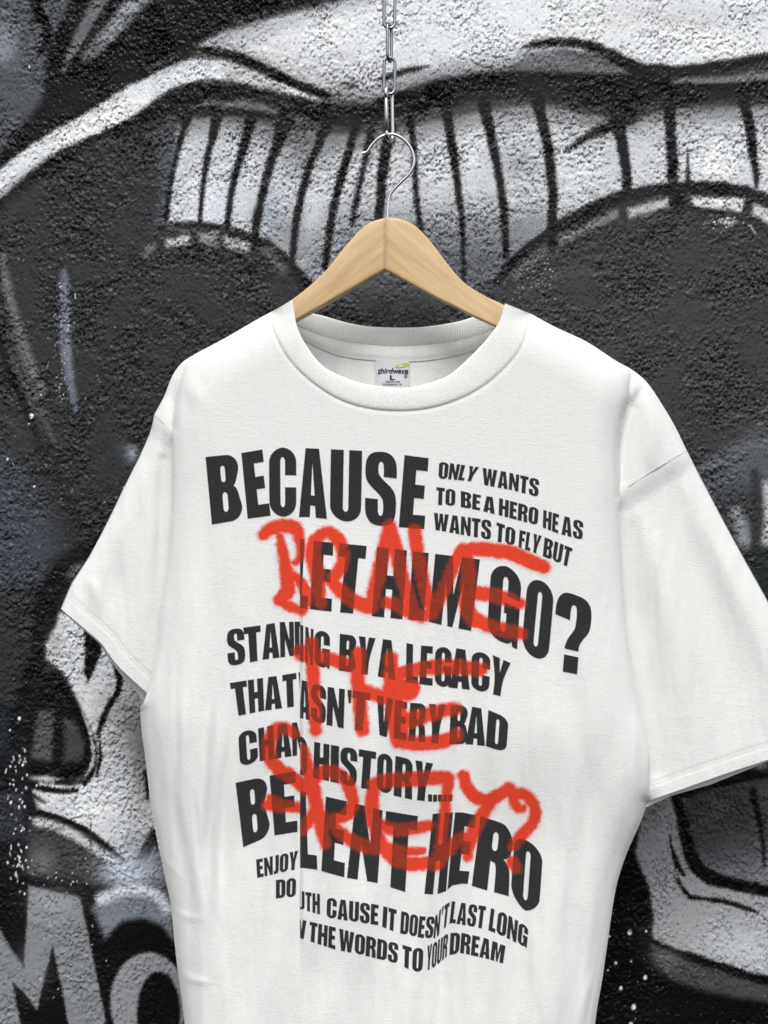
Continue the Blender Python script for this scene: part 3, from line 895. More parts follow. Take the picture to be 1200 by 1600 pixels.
# sleeves
slv = BASE - 0.0045 * smooth(0, 34, np.minimum(poly_dist(GX, GY, R_SEAM, False), poly_dist(GX, GY, L_SEAM, False)))
sd_ = np.zeros(gs)
sd_ += fold([(1000, 790), (1035, 900), (1060, 1040), (1070, 1190)], [14, 22, 28, 28], 0.006)
sd_ += fold([(1050, 760), (1090, 880), (1130, 1010), (1160, 1150)], [16, 22, 28, 30], -0.004)
sd_ += fold([(985, 830), (1000, 960), (1020, 1080), (1026, 1200)], [14, 22, 24, 18], -0.0045, fade=[.3, 1, 1, .7])
sd_ += fold([(1092, 800), (1140, 900), (1190, 1010), (1240, 1120)], [14, 18, 22, 26], 0.004)
sd_ += fold([(226, 720), (235, 850), (222, 980), (212, 1060)], [14, 20, 20, 16], 0.004)
sd_ += fold([(255, 720), (252, 850), (240, 960), (228, 1060)], [10, 13, 14, 14], -0.0045, fade=[.5, 1, .5, 0])
sd_ += fold([(180, 830), (185, 900), (170, 960)], [12, 16, 12], -0.0028)
sd_ += fold([(135, 900), (150, 925), (160, 965)], [8, 10, 8], 0.0022)
sd_ += fold([(210, 780), (195, 860), (200, 930)], [9, 12, 9], 0.0020)
sd_ += 0.00026 * nA + 0.00006 * nB + 0.000015 * nC
slv = slv + sd_ * edge(d_sil, 30) - 0.0008
def offset_line(P, d):
    P = np.asarray(P, float)
    t = np.gradient(P, axis=0)
    t /= np.linalg.norm(t, axis=1)[:, None]
    return P + np.stack([t[:, 1], -t[:, 0]], -1) * d
for q in (20, 25):
    slv -= 0.0005 * np.exp(-(poly_dist(GX, GY, offset_line(R_HEM, q), False) / 1.9) ** 2)
    slv -= 0.0005 * np.exp(-(poly_dist(GX, GY, offset_line(L_HEM, q), False) / 1.9) ** 2)

ydep = 0.050 * (1 - np.clip(np.abs(GX - 624) / 186, 0, 1) ** 2.6) + 0.009
wn = smooth(760, 620, GY)
be = 0.050 * edge(d_sil, 90)
back_h = -((1 - wn) * be + wn * np.minimum(be, ydep)) + 0.0012 * nD * edge(d_sil, 60) + 0.0003 * nA * edge(d_sil, 60)

def cloth(poly, H, flip=False, dy=0.0):
    """cut the polygon out of the height grid and snap the rim onto its outline"""
    poly = np.asarray(poly, float)
    ins = inside(GX, GY, poly)
    cell = ins[:-1, :-1] | ins[1:, :-1] | ins[:-1, 1:] | ins[1:, 1:]
    use = np.zeros(gs, bool)
    use[:-1, :-1] |= cell; use[1:, :-1] |= cell; use[:-1, 1:] |= cell; use[1:, 1:] |= cell
    idx = -np.ones(gs, int)
    idx[use] = np.arange(use.sum())
    x, y = GX[use].copy(), GY[use].copy()
    o = ~ins[use]
    bx, by = x[o], y[o]
    best = np.full(len(bx), 1e9)
    qx, qy = bx.copy(), by.copy()
    for i in range(len(poly)):
        a, b = poly[i], poly[(i + 1) % len(poly)]
        d, t = seg_dist(bx, by, a, b)
        m = d < best
        best[m] = d[m]
        qx[m] = (a[0] + t * (b[0] - a[0]))[m]
        qy[m] = (a[1] + t * (b[1] - a[1]))[m]
    x[o], y[o] = qx, qy
    h = bil(H, gx0, gy0, GP, x, y)
    V = world_pt(x, y, h)
    V[:, 1] += dy
    ci, cj = np.nonzero(cell)
    F = np.stack([idx[ci, cj], idx[ci + 1, cj], idx[ci + 1, cj + 1], idx[ci, cj + 1]], -1)
    if flip:
        F = F[:, ::-1]
    return V, F

def densify(P, n=6):
    return cr(P, n)

body_poly = np.vstack([densify(L_SHOULDER), L_SEAM[1:], densify(L_FOLD[::-1])[3:], densify(L_SIDE)[1:], densify(R_SIDE), densify(R_FOLD), R_SEAM[1:], densify(R_SHOULDER)[1:], Cmid[::-6]])
B_TOP = [(441, 485), (464, 488), (495, 491), (547, 505), (591, 511), (657, 511), (712, 503), (745, 494), (785, 488), (808, 487)]      # back rib, upper edge
B_LOW = [(437, 498), (466, 512), (510, 529), (547, 537), (605, 543), (657, 542), (712, 535), (750, 525), (782, 512), (812, 499)]     # back rib, lower edge
B_TAPE = [(432, 512), (479, 534), (528, 555), (587, 563), (657, 564), (712, 555), (756, 542), (816, 512)]
back_poly = np.vstack([densify(L_SHOULDER)[3:], densify(L_SIDE), densify(R_SIDE), densify(R_SHOULDER)[:-3], densify(B_LOW)[::-1]])

shirt = empty('tshirt', (0, 0, (800 - 490) * S))
tag(shirt, 'white cotton t-shirt with black lettering and red sprayed words hanging on the wooden hanger', 't-shirt')
inv = Vector(shirt.location)

def rel(V):
    V = np.array(V, float)
    V[:, 2] -= inv.z
    return V

V1, F1 = cloth(body_poly, body_h)
V2, F2 = cloth(back_poly, back_h, dy=0.0004)
# neck tape on the inside of the back
tp_u, tp_l = resample(B_LOW, 120), resample(B_TAPE, 120)
rows = []
for q in np.linspace(-0.1, 1, 9):
    p = tp_u * (1 - q) + tp_l * q
    hh = bil(back_h, gx0, gy0, GP, p[:, 0], p[:, 1]) - 0.0004 + 0.0014 + 0.0012 * math.sin(math.pi * min(1, max(0, q))) - 0.0005 * (abs(q - 0.85) < 0.08)
    rows.append(world_pt(p[:, 0], p[:, 1], hh))
V3 = np.vstack(rows)
F3 = grid_faces(9, 120)[:, ::-1]
body = mesh_obj('body', rel(np.vstack([V1, V2, V3])), np.vstack([F1, F2 + len(V1), F3 + len(V1) + len(V2)]), M_FAB, shirt)

def sleeve(front, back, flip_note=None):
    Va, Fa = cloth(front, slv)
    Vb, Fb = cloth(back, -0.010 * edge(d_sil, 40))
    return mesh_obj('sleeve', rel(np.vstack([Va, Vb])), np.vstack([Fa, Fb + len(Va)]), M_FAB, shirt)

lf = np.vstack([[(241, 647)], densify([(241, 648)] + L_SLEEVE), densify(L_HEM)[1:], [(246, 1090), (285, 1060), (300, 900), (300, 690), (276, 676)], L_SEAM[::-1][:2]])
lb = np.vstack([[(241, 647)], densify([(241, 648)] + L_SLEEVE), [(97, 955), (122, 977), (157, 1007), (168, 1026), (188, 1053), (210, 1078), (226, 1095), (260, 1100), (285, 1060), (300, 690), (276, 676)]])
rf = np.vstack([densify(R_HEM), densify(R_SLEEVE)[1:], [(1040, 712), (1008, 731), (985, 745), (966, 757), (940, 780), (930, 1000), (960, 1262)]])
rb = np.vstack([[(1008, 1262), (1050, 1243), (1110, 1226), (1150, 1210), (1180, 1198), (1200, 1190), (1312, 1149)], densify(R_SLEEVE)[1:], [(972, 766), (940, 780), (930, 1000), (960, 1270)]])
sleeve(lf, lb)
sleeve(rf, rb)

# collar: ribbed band in front, and its back half
nrow = 15
rows = []
ribs = np.where(np.arange(NCOL) % 6 < 3, 1.0, -1.0)
ribs = np.convolve(ribs, [0.25, 0.5, 0.25], 'same')
for q in np.linspace(0, 1, nrow):
    p = Cin * (1 - q) + Cout * q
    hh = bil(body_h, gx0, gy0, GP, p[:, 0], p[:, 1])
    prof = 0.0019 * math.sqrt(max(0, 1 - (2 * q - 1) ** 2 * 0.96)) - (0.0008 if q == 1 else 0)
    fade = min(1, 4 * q, 4 * (1 - q) + 0.15)
    hh = hh + prof + 0.00014 * ribs * fade
    rows.append(world_pt(p[:, 0], p[:, 1], hh))
# inner lip folds back into the neck
lip = []
for dq, dh in ((0.06, -0.006), (0.03, -0.0035), (0.0, -0.0012)):
    p = Cin * (1 - dq) + Cout * dq
    lip.append(world_pt(p[:, 0], p[:, 1], bil(body_h, gx0, gy0, GP, p[:, 0], p[:, 1]) + dh))
Vc = np.vstack(lip + rows)
Fc = grid_faces(nrow + 3, NCOL)[:, ::-1]
NB = 601
bu, bl_ = resample(B_TOP, NB), resample(B_LOW, NB)
tt = np.linspace(-1, 1, NB)
bdep = 0.050 * (1 - np.abs(tt) ** 2.6) + 0.012
ribs2 = np.convolve(np.where(np.arange(NB) % 6 < 3, 1.0, -1.0), [0.25, 0.5, 0.25], 'same')
rows = []
qs = np.linspace(0, 1.12, 12)
for q in qs:
    p = bu * (1 - q) + bl_ * q
    prof = 0.0026 * math.sqrt(max(0, 1 - (2 * min(q, 1) - 1) ** 2 * 0.96))
    yy = bdep - prof - 0.00022 * ribs2 * min(1, 4 * q)
    rows.append(world_pt(p[:, 0], p[:, 1], -yy))
top = world_pt(bu[:, 0], bu[:, 1] + 1.0, -(bdep + 0.0022))
top2 = world_pt(bu[:, 0], bu[:, 1] + 16.0, -(bdep + 0.0030))
Vd = np.vstack([top2, top] + rows)
Fd = grid_faces(len(qs) + 2, NB)[:, ::-1]
mesh_obj('collar', rel(np.vstack([Vc, Vd])), np.vstack([Fc, Fd + len(Vc)]), mat_fabric('white_rib_knit', (0.85, 0.855, 0.835)), shirt)

# ------------------------------------------------------------------ lettering
def arc(cx, cy, rx, ry, a0, a1, n=7):
    return [(cx + rx * math.cos(math.radians(a)), cy + ry * math.sin(math.radians(a))) for a in np.linspace(a0, a1, n)]

def slot(x0, x1, y0, y1, r=0.06):
    m = (x0 + x1) / 2
    w = (x1 - x0) / 2
    return arc(m, y1 - r, w, r, 0, 180) + arc(m, y0 + r, w, r, 180, 360)

O_OUT = arc(.5, .79, .5, .21, 0, 180, 13) + arc(.5, .21, .5, .21, 180, 360, 13)
G = {
 'A': (1.05, [[(0, 0), (.26, 1), (.74, 1), (1, 0), (.60, 0), (.575, .17), (.415, .17), (.39, 0)], [(.435, .32), (.565, .32), (.50, .78)]]),
 'B': (1.0, [[(0, 0), (0, 1)] + arc(.62, .80, .36, .20, 90, -20, 8) + [(.86, .57), (.80, .53), (.90, .48)] + arc(.64, .20, .38, .20, 25, -90, 9), slot(.42, .56, .60, .845, .05), slot(.42, .58, .155, .45, .06)]),
 'C': (1.0, [[(1, .60)] + arc(.5, .79, .5, .21, 0, 180, 13) + arc(.5, .21, .5, .21, 180, 360, 13) + [(1, .43), (.585, .43)] + arc(.5, .20, .085, .06, 0, -180) + arc(.5, .80, .085, .06, 180, 0) + [(.585, .60)]]),
 'D': (1.0, [[(0, 0), (0, 1)] + arc(.55, .78, .45, .22, 90, 0, 7) + arc(.55, .22, .45, .22, 0, -90, 7), slot(.42, .57, .15, .85, .06)]),
 'E': (.78, [[(0, 0), (0, 1), (.97, 1), (.97, .81), (.52, .81), (.52, .61), (.90, .61), (.90, .42), (.52, .42), (.52, .19), (1, .19), (1, 0)]]),
 'F': (.74, [[(0, 0), (0, 1), (1, 1), (1, .81), (.54, .81), (.54, .60), (.92, .60), (.92, .41), (.54, .41), (.54, 0)]]),
 'G': (1.0, [[(1, .62)] + arc(.5, .79, .5, .21, 0, 180, 13) + arc(.5, .21, .5, .21, 180, 300, 9) + [(.80, .06), (.84, 0), (1, 0), (1, .53), (.50, .53), (.50, .39), (.585, .39)] + arc(.5, .20, .085, .06, 0, -180) + arc(.5, .80, .085, .06, 180, 0) + [(.585, .62)]]),
 'H': (1.03, [[(0, 0), (0, 1), (.40, 1), (.40, .61), (.60, .61), (.60, 1), (1, 1), (1, 0), (.60, 0), (.60, .41), (.40, .41), (.40, 0)]]),
 'I': (.46, [[(0, 0), (0, 1), (1, 1), (1, 0)]]),
 'J': (.62, [[(.34, 1), (1, 1), (1, .22)] + arc(.5, .20, .5, .20, 0, -90, 6) + [(0, 0), (0, .17), (.26, .17), (.34, .22)]]),
 'K': (1.05, [[(0, 0), (0, 1), (.4, 1), (.4, .62), (.60, 1), (.97, 1), (.72, .54), (1, 0), (.60, 0), (.4, .40), (.4, 0)]]),
 'L': (.70, [[(0, 0), (0, 1), (.56, 1), (.56, .19), (1, .19), (1, 0)]]),
 'M': (1.32, [[(0, 0), (0, 1), (.40, 1), (.5, .46), (.60, 1), (1, 1), (1, 0), (.70, 0), (.70, .66), (.56, 0), (.44, 0), (.30, .66), (.30, 0)]]),
 'N': (1.0, [[(0, 0), (0, 1), (.36, 1), (.66, .48), (.66, 1), (1, 1), (1, 0), (.66, 0), (.35, .50), (.35, 0)]]),
 'O': (1.0, [O_OUT, slot(.42, .58, .145, .855, .06)]),
 'R': (1.02, [[(0, 0), (0, 1), (.55, 1)] + arc(.58, .80, .40, .20, 80, -10, 7) + [(.97, .66), (.92, .54), (.78, .49), (.92, .43), (.97, .34), (1, 0), (.60, 0), (.59, .34), (.54, .41), (.42, .42), (.42, 0)], slot(.42, .575, .575, .845, .06)]),
 'S': (1.0, [[(1, .66), (1, .78), (.97, .88), (.86, .96), (.68, 1), (.34, 1), (.13, .96), (.03, .88), (0, .78), (0, .69), (.04, .60), (.16, .53), (.40, .44), (.55, .37), (.585, .30), (.585, .19), (.55, .145), (.5, .135), (.45, .145), (.415, .19), (.415, .36), (0, .36), (0, .22), (.03, .12), (.14, .04), (.32, 0), (.68, 0), (.87, .04), (.97, .12), (1, .22), (1, .35), (.96, .45), (.84, .53), (.58, .62), (.45, .68), (.415, .73), (.415, .81), (.45, .855), (.5, .865), (.55, .855), (.585, .81), (.585, .66)]]),
 'T': (.86, [[(.26, 0), (.26, .81), (0, .81), (0, 1), (1, 1), (1, .81), (.74, .81), (.74, 0)]]),
 'U': (1.0, [[(0, 1), (.415, 1), (.415, .20)] + arc(.5, .19, .085, .055, 180, 360) + [(.585, .20), (.585, 1), (1, 1)] + arc(.5, .21, .5, .21, 0, -180, 13)]),
 'V': (1.05, [[(0, 1), (.40, 1), (.50, .34), (.60, 1), (1, 1), (.73, 0), (.27, 0)]]),
 'W': (1.5, [[(0, 1), (.27, 1), (.33, .42), (.39, 1), (.61, 1), (.67, .42), (.73, 1), (1, 1), (.84, 0), (.57, 0), (.50, .50), (.43, 0), (.16, 0)]]),
 'Y': (.98, [[(0, 1), (.40, 1), (.50, .62), (.60, 1), (1, 1), (.71, .42), (.71, 0), (.29, 0), (.29, .42)]]),
 '?': (.9, [[(.33, .29), (.33, .33), (.40, .44), (.52, .53), (.585, .60), (.585, .80), (.55, .855), (.5, .865), (.45, .855), (.415, .81), (.415, .66), (0, .66), (0, .78), (.05, .89), (.18, .97), (.36, 1), (.64, 1), (.84, .97), (.96, .89), (1, .78), (1, .63), (.95, .53), (.82, .45), (.74, .38), (.72, .33), (.72, .29)], [(.33, 0), (.33, .22), (.74, .22), (.74, 0)]]),
 "'": (.36, [[(.1, 1), (.95, 1), (.95, .86), (.75, .66), (.35, .66), (.15, .86)]]),
 '.': (.5, [[(.08, 0), (.08, .19), (.92, .19), (.92, 0)]]),
}
IP = 0.62
ix0, ix1, iy0, iy1 = 308, 940, 690, 1530
ixs = np.arange(ix0, ix1, IP)
iys = np.arange(iy0, iy1, IP)
IX, IY = np.meshgrid(ixs, iys)
K = np.zeros(IX.shape)
KID = np.zeros(IX.shape, int)
LINE = [0]

def rounder(p):
    # soften the shallow corners of an outline, keep the sharp ones
    for _ in range(2):
        q = []
        n = len(p)
        for i in range(n):
            a, b, c = p[i - 1], p[i], p[(i + 1) % n]
            u, v = (b - a) * (1, 2.2), (c - b) * (1, 2.2)
            cs = (u @ v) / (np.linalg.norm(u) * np.linalg.norm(v) + 1e-9)
            if 0.55 < cs < 0.9995:
                q += [b + (a - b) * 0.25, b + (c - b) * 0.25]
            else:
                q.append(b)
        p = np.array(q)
    return p

def put(ch, quad, top, bot, clip=None):
    tl, tr, bl, br = quad
    T = np.array(top, float)
    B = np.array(bot, float)
    polys = []
    for poly in G[ch][1]:
        p = rounder(np.array(poly, float))
        # subdivide long edges so they follow the line's curve
        q = []
        for i in range(len(p)):
            a, b = p[i], p[(i + 1) % len(p)]
            m = max(1, int(np.hypot(*(b - a)) / 0.25))
            for s in range(m):
                q.append(a + (b - a) * s / m)
        q = np.array(q)
        u, v = q[:, 0], q[:, 1]
        x = (1 - v) * (bl + u * (br - bl)) + v * (tl + u * (tr - tl))
        y = (1 - v) * np.interp(x, B[:, 0], B[:, 1]) + v * np.interp(x, T[:, 0], T[:, 1])
        polys.append(np.stack([x, y], -1))
    A = np.vstack(polys)
    i0, i1 = int((A[:, 1].min() - iy0) / IP) - 2, int((A[:, 1].max() - iy0) / IP) + 3
    j0, j1 = int((A[:, 0].min() - ix0) / IP) - 2, int((A[:, 0].max() - ix0) / IP) + 3
    sl_ = (slice(max(i0, 0), i1), slice(max(j0, 0), j1))
    X, Y = IX[sl_], IY[sl_]
    acc = np.zeros(X.shape)
    for ox, oy in ((-.25, -.12), (.12, -.25), (.25, .12), (-.12, .25)):
        r = np.zeros(X.shape, bool)
        for P in polys:
            r ^= inside(X + ox * IP * 1.3, Y + oy * IP * 1.3, P)
        acc += r
    acc /= 4
    if clip is not None:
        lo, hi = clip
        acc = acc * (X > lo) * (X < hi)
    KID[sl_] = np.where(acc > K[sl_], LINE[0], KID[sl_])
    K[sl_] = np.maximum(K[sl_], acc)

def word(txt, quad, top, bot, clip=None, gap=0.09):
    ws = [G[c][0] for c in txt]
    tot = sum(ws) + gap * (len(ws) - 1)
    tl, tr, bl, br = quad
    x = 0.0
    LINE[0] += 1
    for c, w in zip(txt, ws):
        a, b = x / tot, (x + w) / tot
        put(c, (tl + a * (tr - tl), tl + b * (tr - tl), bl + a * (br - bl), bl + b * (br - bl)), top, bot, clip)
        x += w + gap

def seq(txt, quads):
    """letters with their quads; a new word starts at each break"""
    brk = {'LETHIMGO?': (3, 6), "ASN'TVERYBAD": (5, 9), 'LENTHERO': (4,)}.get(txt, ())
    for i, (c, q) in enumerate(zip(txt, quads)):
        if i == 0 or i in brk:
            LINE[0] += 1
        yield c, q

LC = (0, 468.6)
RC = (468.6, 2000)
# BECAUSE
t_ = [(321, 714), (370, 709), (411, 702), (440, 699), (475, 700), (540, 703), (600, 706), (640, 712), (671, 716)]
b_ = [(331, 820), (378, 812), (423, 806), (445, 808), (480, 808), (511, 811), (540, 815), (595, 822), (625, 824), (663, 827)]
for c, q in seq('BECAUSE', [(321, 372, 331, 379), (377, 411, 387, 423), (420, 463, 421, 463), (466, 510, 467, 511), (517, 566, 515, 564), (571, 621, 570, 618), (632, 671, 623, 663)]):
    put(c, q, t_, b_)
t_ = [(686, 721), (749, 730), (790, 737), (843, 749)]; b_ = [(685, 748), (736, 752), (760, 759), (800, 766), (841, 777)]
word('ONLY', (686, 749, 685, 740), t_, b_); word('WANTS', (754, 843, 753, 841), t_, b_)
t_ = [(682, 761), (712, 765), (752, 774), (780, 778), (841, 794), (874, 804), (912, 815)]; b_ = [(682, 789), (712, 791), (750, 798), (779, 805), (840, 821), (872, 834), (910, 844)]
word('TO', (682, 712, 681, 711), t_, b_); word('BE', (720, 752, 720, 750), t_, b_); word('A', (755, 775, 755, 773), t_, b_)
word('HERO', (780, 842, 779, 840), t_, b_); word('HE', (849, 874, 848, 872), t_, b_); word('AS', (878, 912, 877, 910), t_, b_)
t_ = [(678, 801), (768, 813), (805, 826), (846, 837), (895, 857)]; b_ = [(679, 828), (767, 844), (804, 853), (840, 866), (888, 886)]
word('WANTS', (678, 768, 677, 767), t_, b_); word('TO', (776, 806, 774, 804), t_, b_); word('FLY', (812, 847, 810, 841), t_, b_); word('BUT', (851, 895, 848, 889), t_, b_)
# LET HIM GO?
t_ = [(471, 842), (490, 845), (522, 848), (573, 853), (610, 857), (670, 864), (750, 874), (790, 884), (845, 907), (900, 930), (926, 938)]
b_ = [(471, 950), (484, 952), (518, 956), (552, 959), (581, 963), (630, 968), (662, 970), (700, 979), (736, 986), (783, 1003), (840, 1030), (880, 1050), (892, 1054)]
for c, q in seq('LETHIMGO?', [(461, 488, 458, 480), (490, 522, 484, 518), (530, 573, 520, 563), (589, 636, 581, 629), (645, 670, 638, 662), (680, 750, 670, 736), (768, 816, 760, 808), (825, 867, 814, 856), (871, 927, 861, 916)]):
    put(c, q, t_, b_, RC)
# STANDING BY A LEGACY
tl_ = [(354, 984), (400, 978), (437, 972), (470, 971)]; bl2 = [(354, 1042), (383, 1037), (410, 1031), (459, 1025), (470, 1022)]
for c, q in seq('STAND', [(354, 381, 356, 384), (380, 407, 384, 409), (409, 436, 410, 437), (437, 459, 438, 460), (460, 478, 461, 478)]):
    put(c, q, tl_, bl2, LC)
t_ = [(469, 976), (492, 984), (530, 990), (586, 997), (617, 1001), (652, 1008), (706, 1012), (734, 1016), (767, 1022), (798, 1036)]
b_ = [(469, 1033), (492, 1041), (530, 1048), (585, 1056), (617, 1063), (652, 1069), (706, 1075), (745, 1079), (790, 1090)]
for c, q in seq('ING', [(469, 474, 469, 474), (477, 490, 477, 489), (492, 516, 491, 515)]):
    put(c, q, t_, b_, RC)
word('BY', (531, 587, 529, 582), t_, b_); word('A', (591, 619, 590, 618), t_, b_)
for c, q in seq('LEGACY', [(635, 654, 634, 653), (658, 677, 655, 676), (680, 706, 679, 705), (705, 735, 703, 734), (737, 767, 736, 764), (770, 798, 762, 790)]):
    put(c, q, t_, b_)
# THAT WASN'T VERY BAD
tl_ = [(360, 1067), (411, 1059), (440, 1055), (470, 1050)]; bl2 = [(370, 1119), (411, 1111), (462, 1104), (470, 1103)]
for c, q in seq('THATW', [(359, 385, 366, 391), (387, 411, 390, 413), (412, 439, 414, 441), (441, 463, 443, 465), (466, 496, 467, 496)]):
    put(c, q, tl_, bl2, LC)
t_ = [(470, 1062), (510, 1073), (540, 1077), (578, 1083), (614, 1092), (640, 1098), (696, 1101), (731, 1103), (760, 1108), (794, 1122)]
b_ = [(470, 1122), (510, 1133), (540, 1139), (578, 1144), (603, 1152), (640, 1158), (696, 1163), (731, 1163), (759, 1166), (790, 1176)]
for c, q in seq("ASN'TVERYBAD", [(467, 485, 467, 485), (486, 510, 486, 509), (512, 539, 510, 537), (542, 550, 542, 550), (551, 579, 547, 574), (589, 615, 586, 611), (617, 637, 615, 635), (641, 667, 638, 664), (670, 697, 666, 693), (704, 732, 702, 730), (730, 760, 727, 758), (763, 795, 759, 791)]):
    put(c, q, t_, b_, RC)
# CHANGED HISTORY.....
tl_ = [(372, 1144), (404, 1138), (430, 1132), (468, 1128)]; bl2 = [(375, 1199), (404, 1190), (428, 1186), (468, 1180)]
for c, q in seq('CHANG', [(372, 400, 375, 404), (403, 427, 406, 429), (428, 455, 429, 456), (456, 478, 457, 478), (480, 500, 480, 500)]):
    put(c, q, tl_, bl2, LC)
t_ = [(469, 1150), (491, 1159), (530, 1166), (559, 1170), (588, 1175), (614, 1180), (645, 1187), (677, 1193), (706, 1196)]
b_ = [(469, 1211), (515, 1221), (559, 1231), (588, 1235), (614, 1243), (645, 1250), (677, 1253), (706, 1252)]
put('D', (460, 480, 460, 480), t_, b_, RC)
for c, q in seq('HISTORY', [(491, 515, 489, 514), (517, 530, 516, 529), (532, 559, 531, 557), (561, 588, 557, 584), (590, 614, 588, 612), (618, 646, 615, 644), (649, 677, 643, 672)]):
    put(c, q, t_, b_, RC)
for q in range(5):
    put('.', (668 + 7.8 * q, 676 + 7.8 * q, 668 + 7.8 * q, 676 + 7.8 * q), t_, b_)
# BE SILENT HERO
tl_ = [(368, 1223), (420, 1212), (463, 1205)]; bl2 = [(380, 1324), (420, 1307), (464, 1300)]
for c, q in seq('BE', [(368, 418, 380, 421), (421, 463, 429, 465)]):
    put(c, q, tl_, bl2, LC)
t_ = [(470, 1236), (481, 1238), (542, 1252), (597, 1266), (652, 1275), (690, 1270), (720, 1269), (752, 1275), (790, 1288), (825, 1314), (848, 1328)]
b_ = [(470, 1356), (495, 1359), (537, 1371), (590, 1380), (633, 1394), (675, 1398), (694, 1396), (705, 1384), (728, 1380), (745, 1388), (793, 1399), (820, 1423), (848, 1427)]
for c, q in seq('LENTHERO', [(461, 491, 464, 496), (509, 543, 502, 538), (555, 598, 542, 590), (603, 653, 597, 646), (676, 708, 663, 697), (711, 745, 699, 731), (751, 804, 737, 795), (805, 849, 797, 842)]):
    put(c, q, t_, b_, RC)
# small closing lines
tl_ = [(401, 1343), (465, 1329)]; bl2 = [(402, 1372), (465, 1358)]
word('ENJOY', (400, 466, 402, 464), tl_, bl2, LC)
tl_ = [(431, 1375), (464, 1371)]; bl2 = [(431, 1404), (464, 1401)]
word('DO', (431, 463, 431, 462), tl_, bl2, LC)
tl_ = [(463, 1391), (500, 1397), (511, 1402), (592, 1414), (618, 1421), (660, 1432), (680, 1432), (692, 1416), (705, 1408), (759, 1416), (790, 1427), (824, 1448)]
bl2 = [(463, 1419), (500, 1429), (511, 1434), (592, 1446), (618, 1457), (660, 1466), (682, 1466), (692, 1452), (705, 1442), (759, 1452), (790, 1465), (824, 1482)]
word('OUTH', (452, 500, 452, 500), tl_, bl2, RC); word('CAUSE', (511, 592, 510, 591), tl_, bl2); word('IT', (599, 620, 597, 618), tl_, bl2)
word("DOES", (627, 680, 625, 676), tl_, bl2); word("N'T", (680, 703, 677, 699), tl_, bl2); word('LAST', (706, 760, 702, 756), tl_, bl2); word('LONG', (767, 826, 763, 823), tl_, bl2)
tl_ = [(463, 1435), (524, 1449), (560, 1459), (622, 1474), (645, 1481), (661, 1481), (680, 1472), (700, 1458), (720, 1457), (760, 1466), (789, 1478)]
bl2 = [(463, 1464), (524, 1484), (560, 1491), (622, 1506), (645, 1518), (661, 1519), (680, 1511), (700, 1493), (720, 1489), (760, 1498), (787, 1506)]
word('OW', (440, 479, 440, 478), tl_, bl2, RC); word('THE', (484, 525, 482, 524), tl_, bl2); word('WORDS', (530, 623, 529, 621), tl_, bl2); word('TO', (629, 662, 628, 660), tl_, bl2)
word('YOUR', (668, 701, 666, 698), tl_, bl2); word('DREAM', (704, 790, 702, 786), tl_, bl2)

# red spray-can words over it
Rm = np.full(IX.shape, -1e9)
RID = np.zeros(IX.shape, int)
WORD = [1]
def spray(pts, w, clip=None):
    P = cr(pts, 7)
    Wd = np.interp(np.linspace(0, 1, len(P)), np.linspace(0, 1, len(w)), w) if hasattr(w, '__len__') else np.full(len(P), float(w))
    pad = Wd.max() / 2 + 12
    for i in range(len(P) - 1):
        a, b = P[i], P[i + 1]
        i0, i1 = int((min(a[1], b[1]) - pad - iy0) / IP), int((max(a[1], b[1]) + pad - iy0) / IP) + 1
        j0, j1 = int((min(a[0], b[0]) - pad - ix0) / IP), int((max(a[0], b[0]) + pad - ix0) / IP) + 1
        q = (slice(max(0, i0), i1), slice(max(0, j0), j1))
        d, t = seg_dist(IX[q], IY[q], a, b)
        v = (Wd[i] * (1 - t) + Wd[i + 1] * t) / 2 - d
        if clip is not None:
            v = np.where((IX[q] > clip[0]) & (IX[q] < clip[1]), v, -1e9)
        RID[q] = np.where(v > Rm[q], WORD[0], RID[q])
        Rm[q] = np.maximum(Rm[q], v)
# BRAVE
spray([(411, 836), (424, 826), (446, 822), (462, 826), (468, 842)], [15, 19, 20, 19, 14])
spray([(437, 838), (443, 868), (448, 896), (450, 920), (442, 934), (436, 938)], [10, 15, 20, 21, 20, 16])
spray([(462, 830), (469, 850), (470, 868), (463, 878), (457, 880)], [12, 13, 11, 7, 4])
spray([(458, 898), (468, 908), (478, 924), (479, 938), (474, 952), (470, 956)], [10, 14, 16, 15, 12, 8])
spray([(436, 938), (450, 946), (466, 953), (474, 955)], [13, 14, 12, 9])
spray([(492, 844), (488, 868), (495, 892), (498, 920), (501, 942)], [18, 21, 21, 20, 15])
spray([(491, 846), (504, 834), (518, 834), (531, 848), (536, 870), (531, 888), (519, 906)], [16, 17, 18, 18, 17, 17, 17])
spray([(519, 910), (533, 924), (552, 938), (570, 946), (580, 948)], [17, 19, 19, 22, 20])
spray([(578, 950), (584, 926), (592, 895), (600, 860), (609, 824)], [17, 19, 20, 20, 19])
spray([(609, 822), (618, 856), (626, 892), (636, 926), (648, 962)], [18, 19, 19, 18, 17])
spray([(604, 942), (622, 946), (642, 958), (664, 962), (684, 944)], [16, 18, 18, 18, 15])
spray([(648, 830), (652, 862), (660, 900), (668, 934), (677, 958)], [19, 18, 17, 17, 16])
spray([(677, 958), (690, 930), (702, 902), (714, 872), (722, 856)], [15, 16, 16, 16, 12])
spray([(726, 858), (745, 858), (772, 860), (798, 864), (826, 876), (850, 886)], [16, 20, 20, 21, 21, 18])
spray([(728, 860), (732, 895), (730, 926), (730, 950), (740, 968)], [18, 19, 20, 22, 20])
spray([(732, 928), (762, 928), (790, 935), (812, 943)], [20, 20, 19, 15])
spray([(738, 966), (762, 977), (790, 985), (814, 990)], [22, 19, 19, 17])
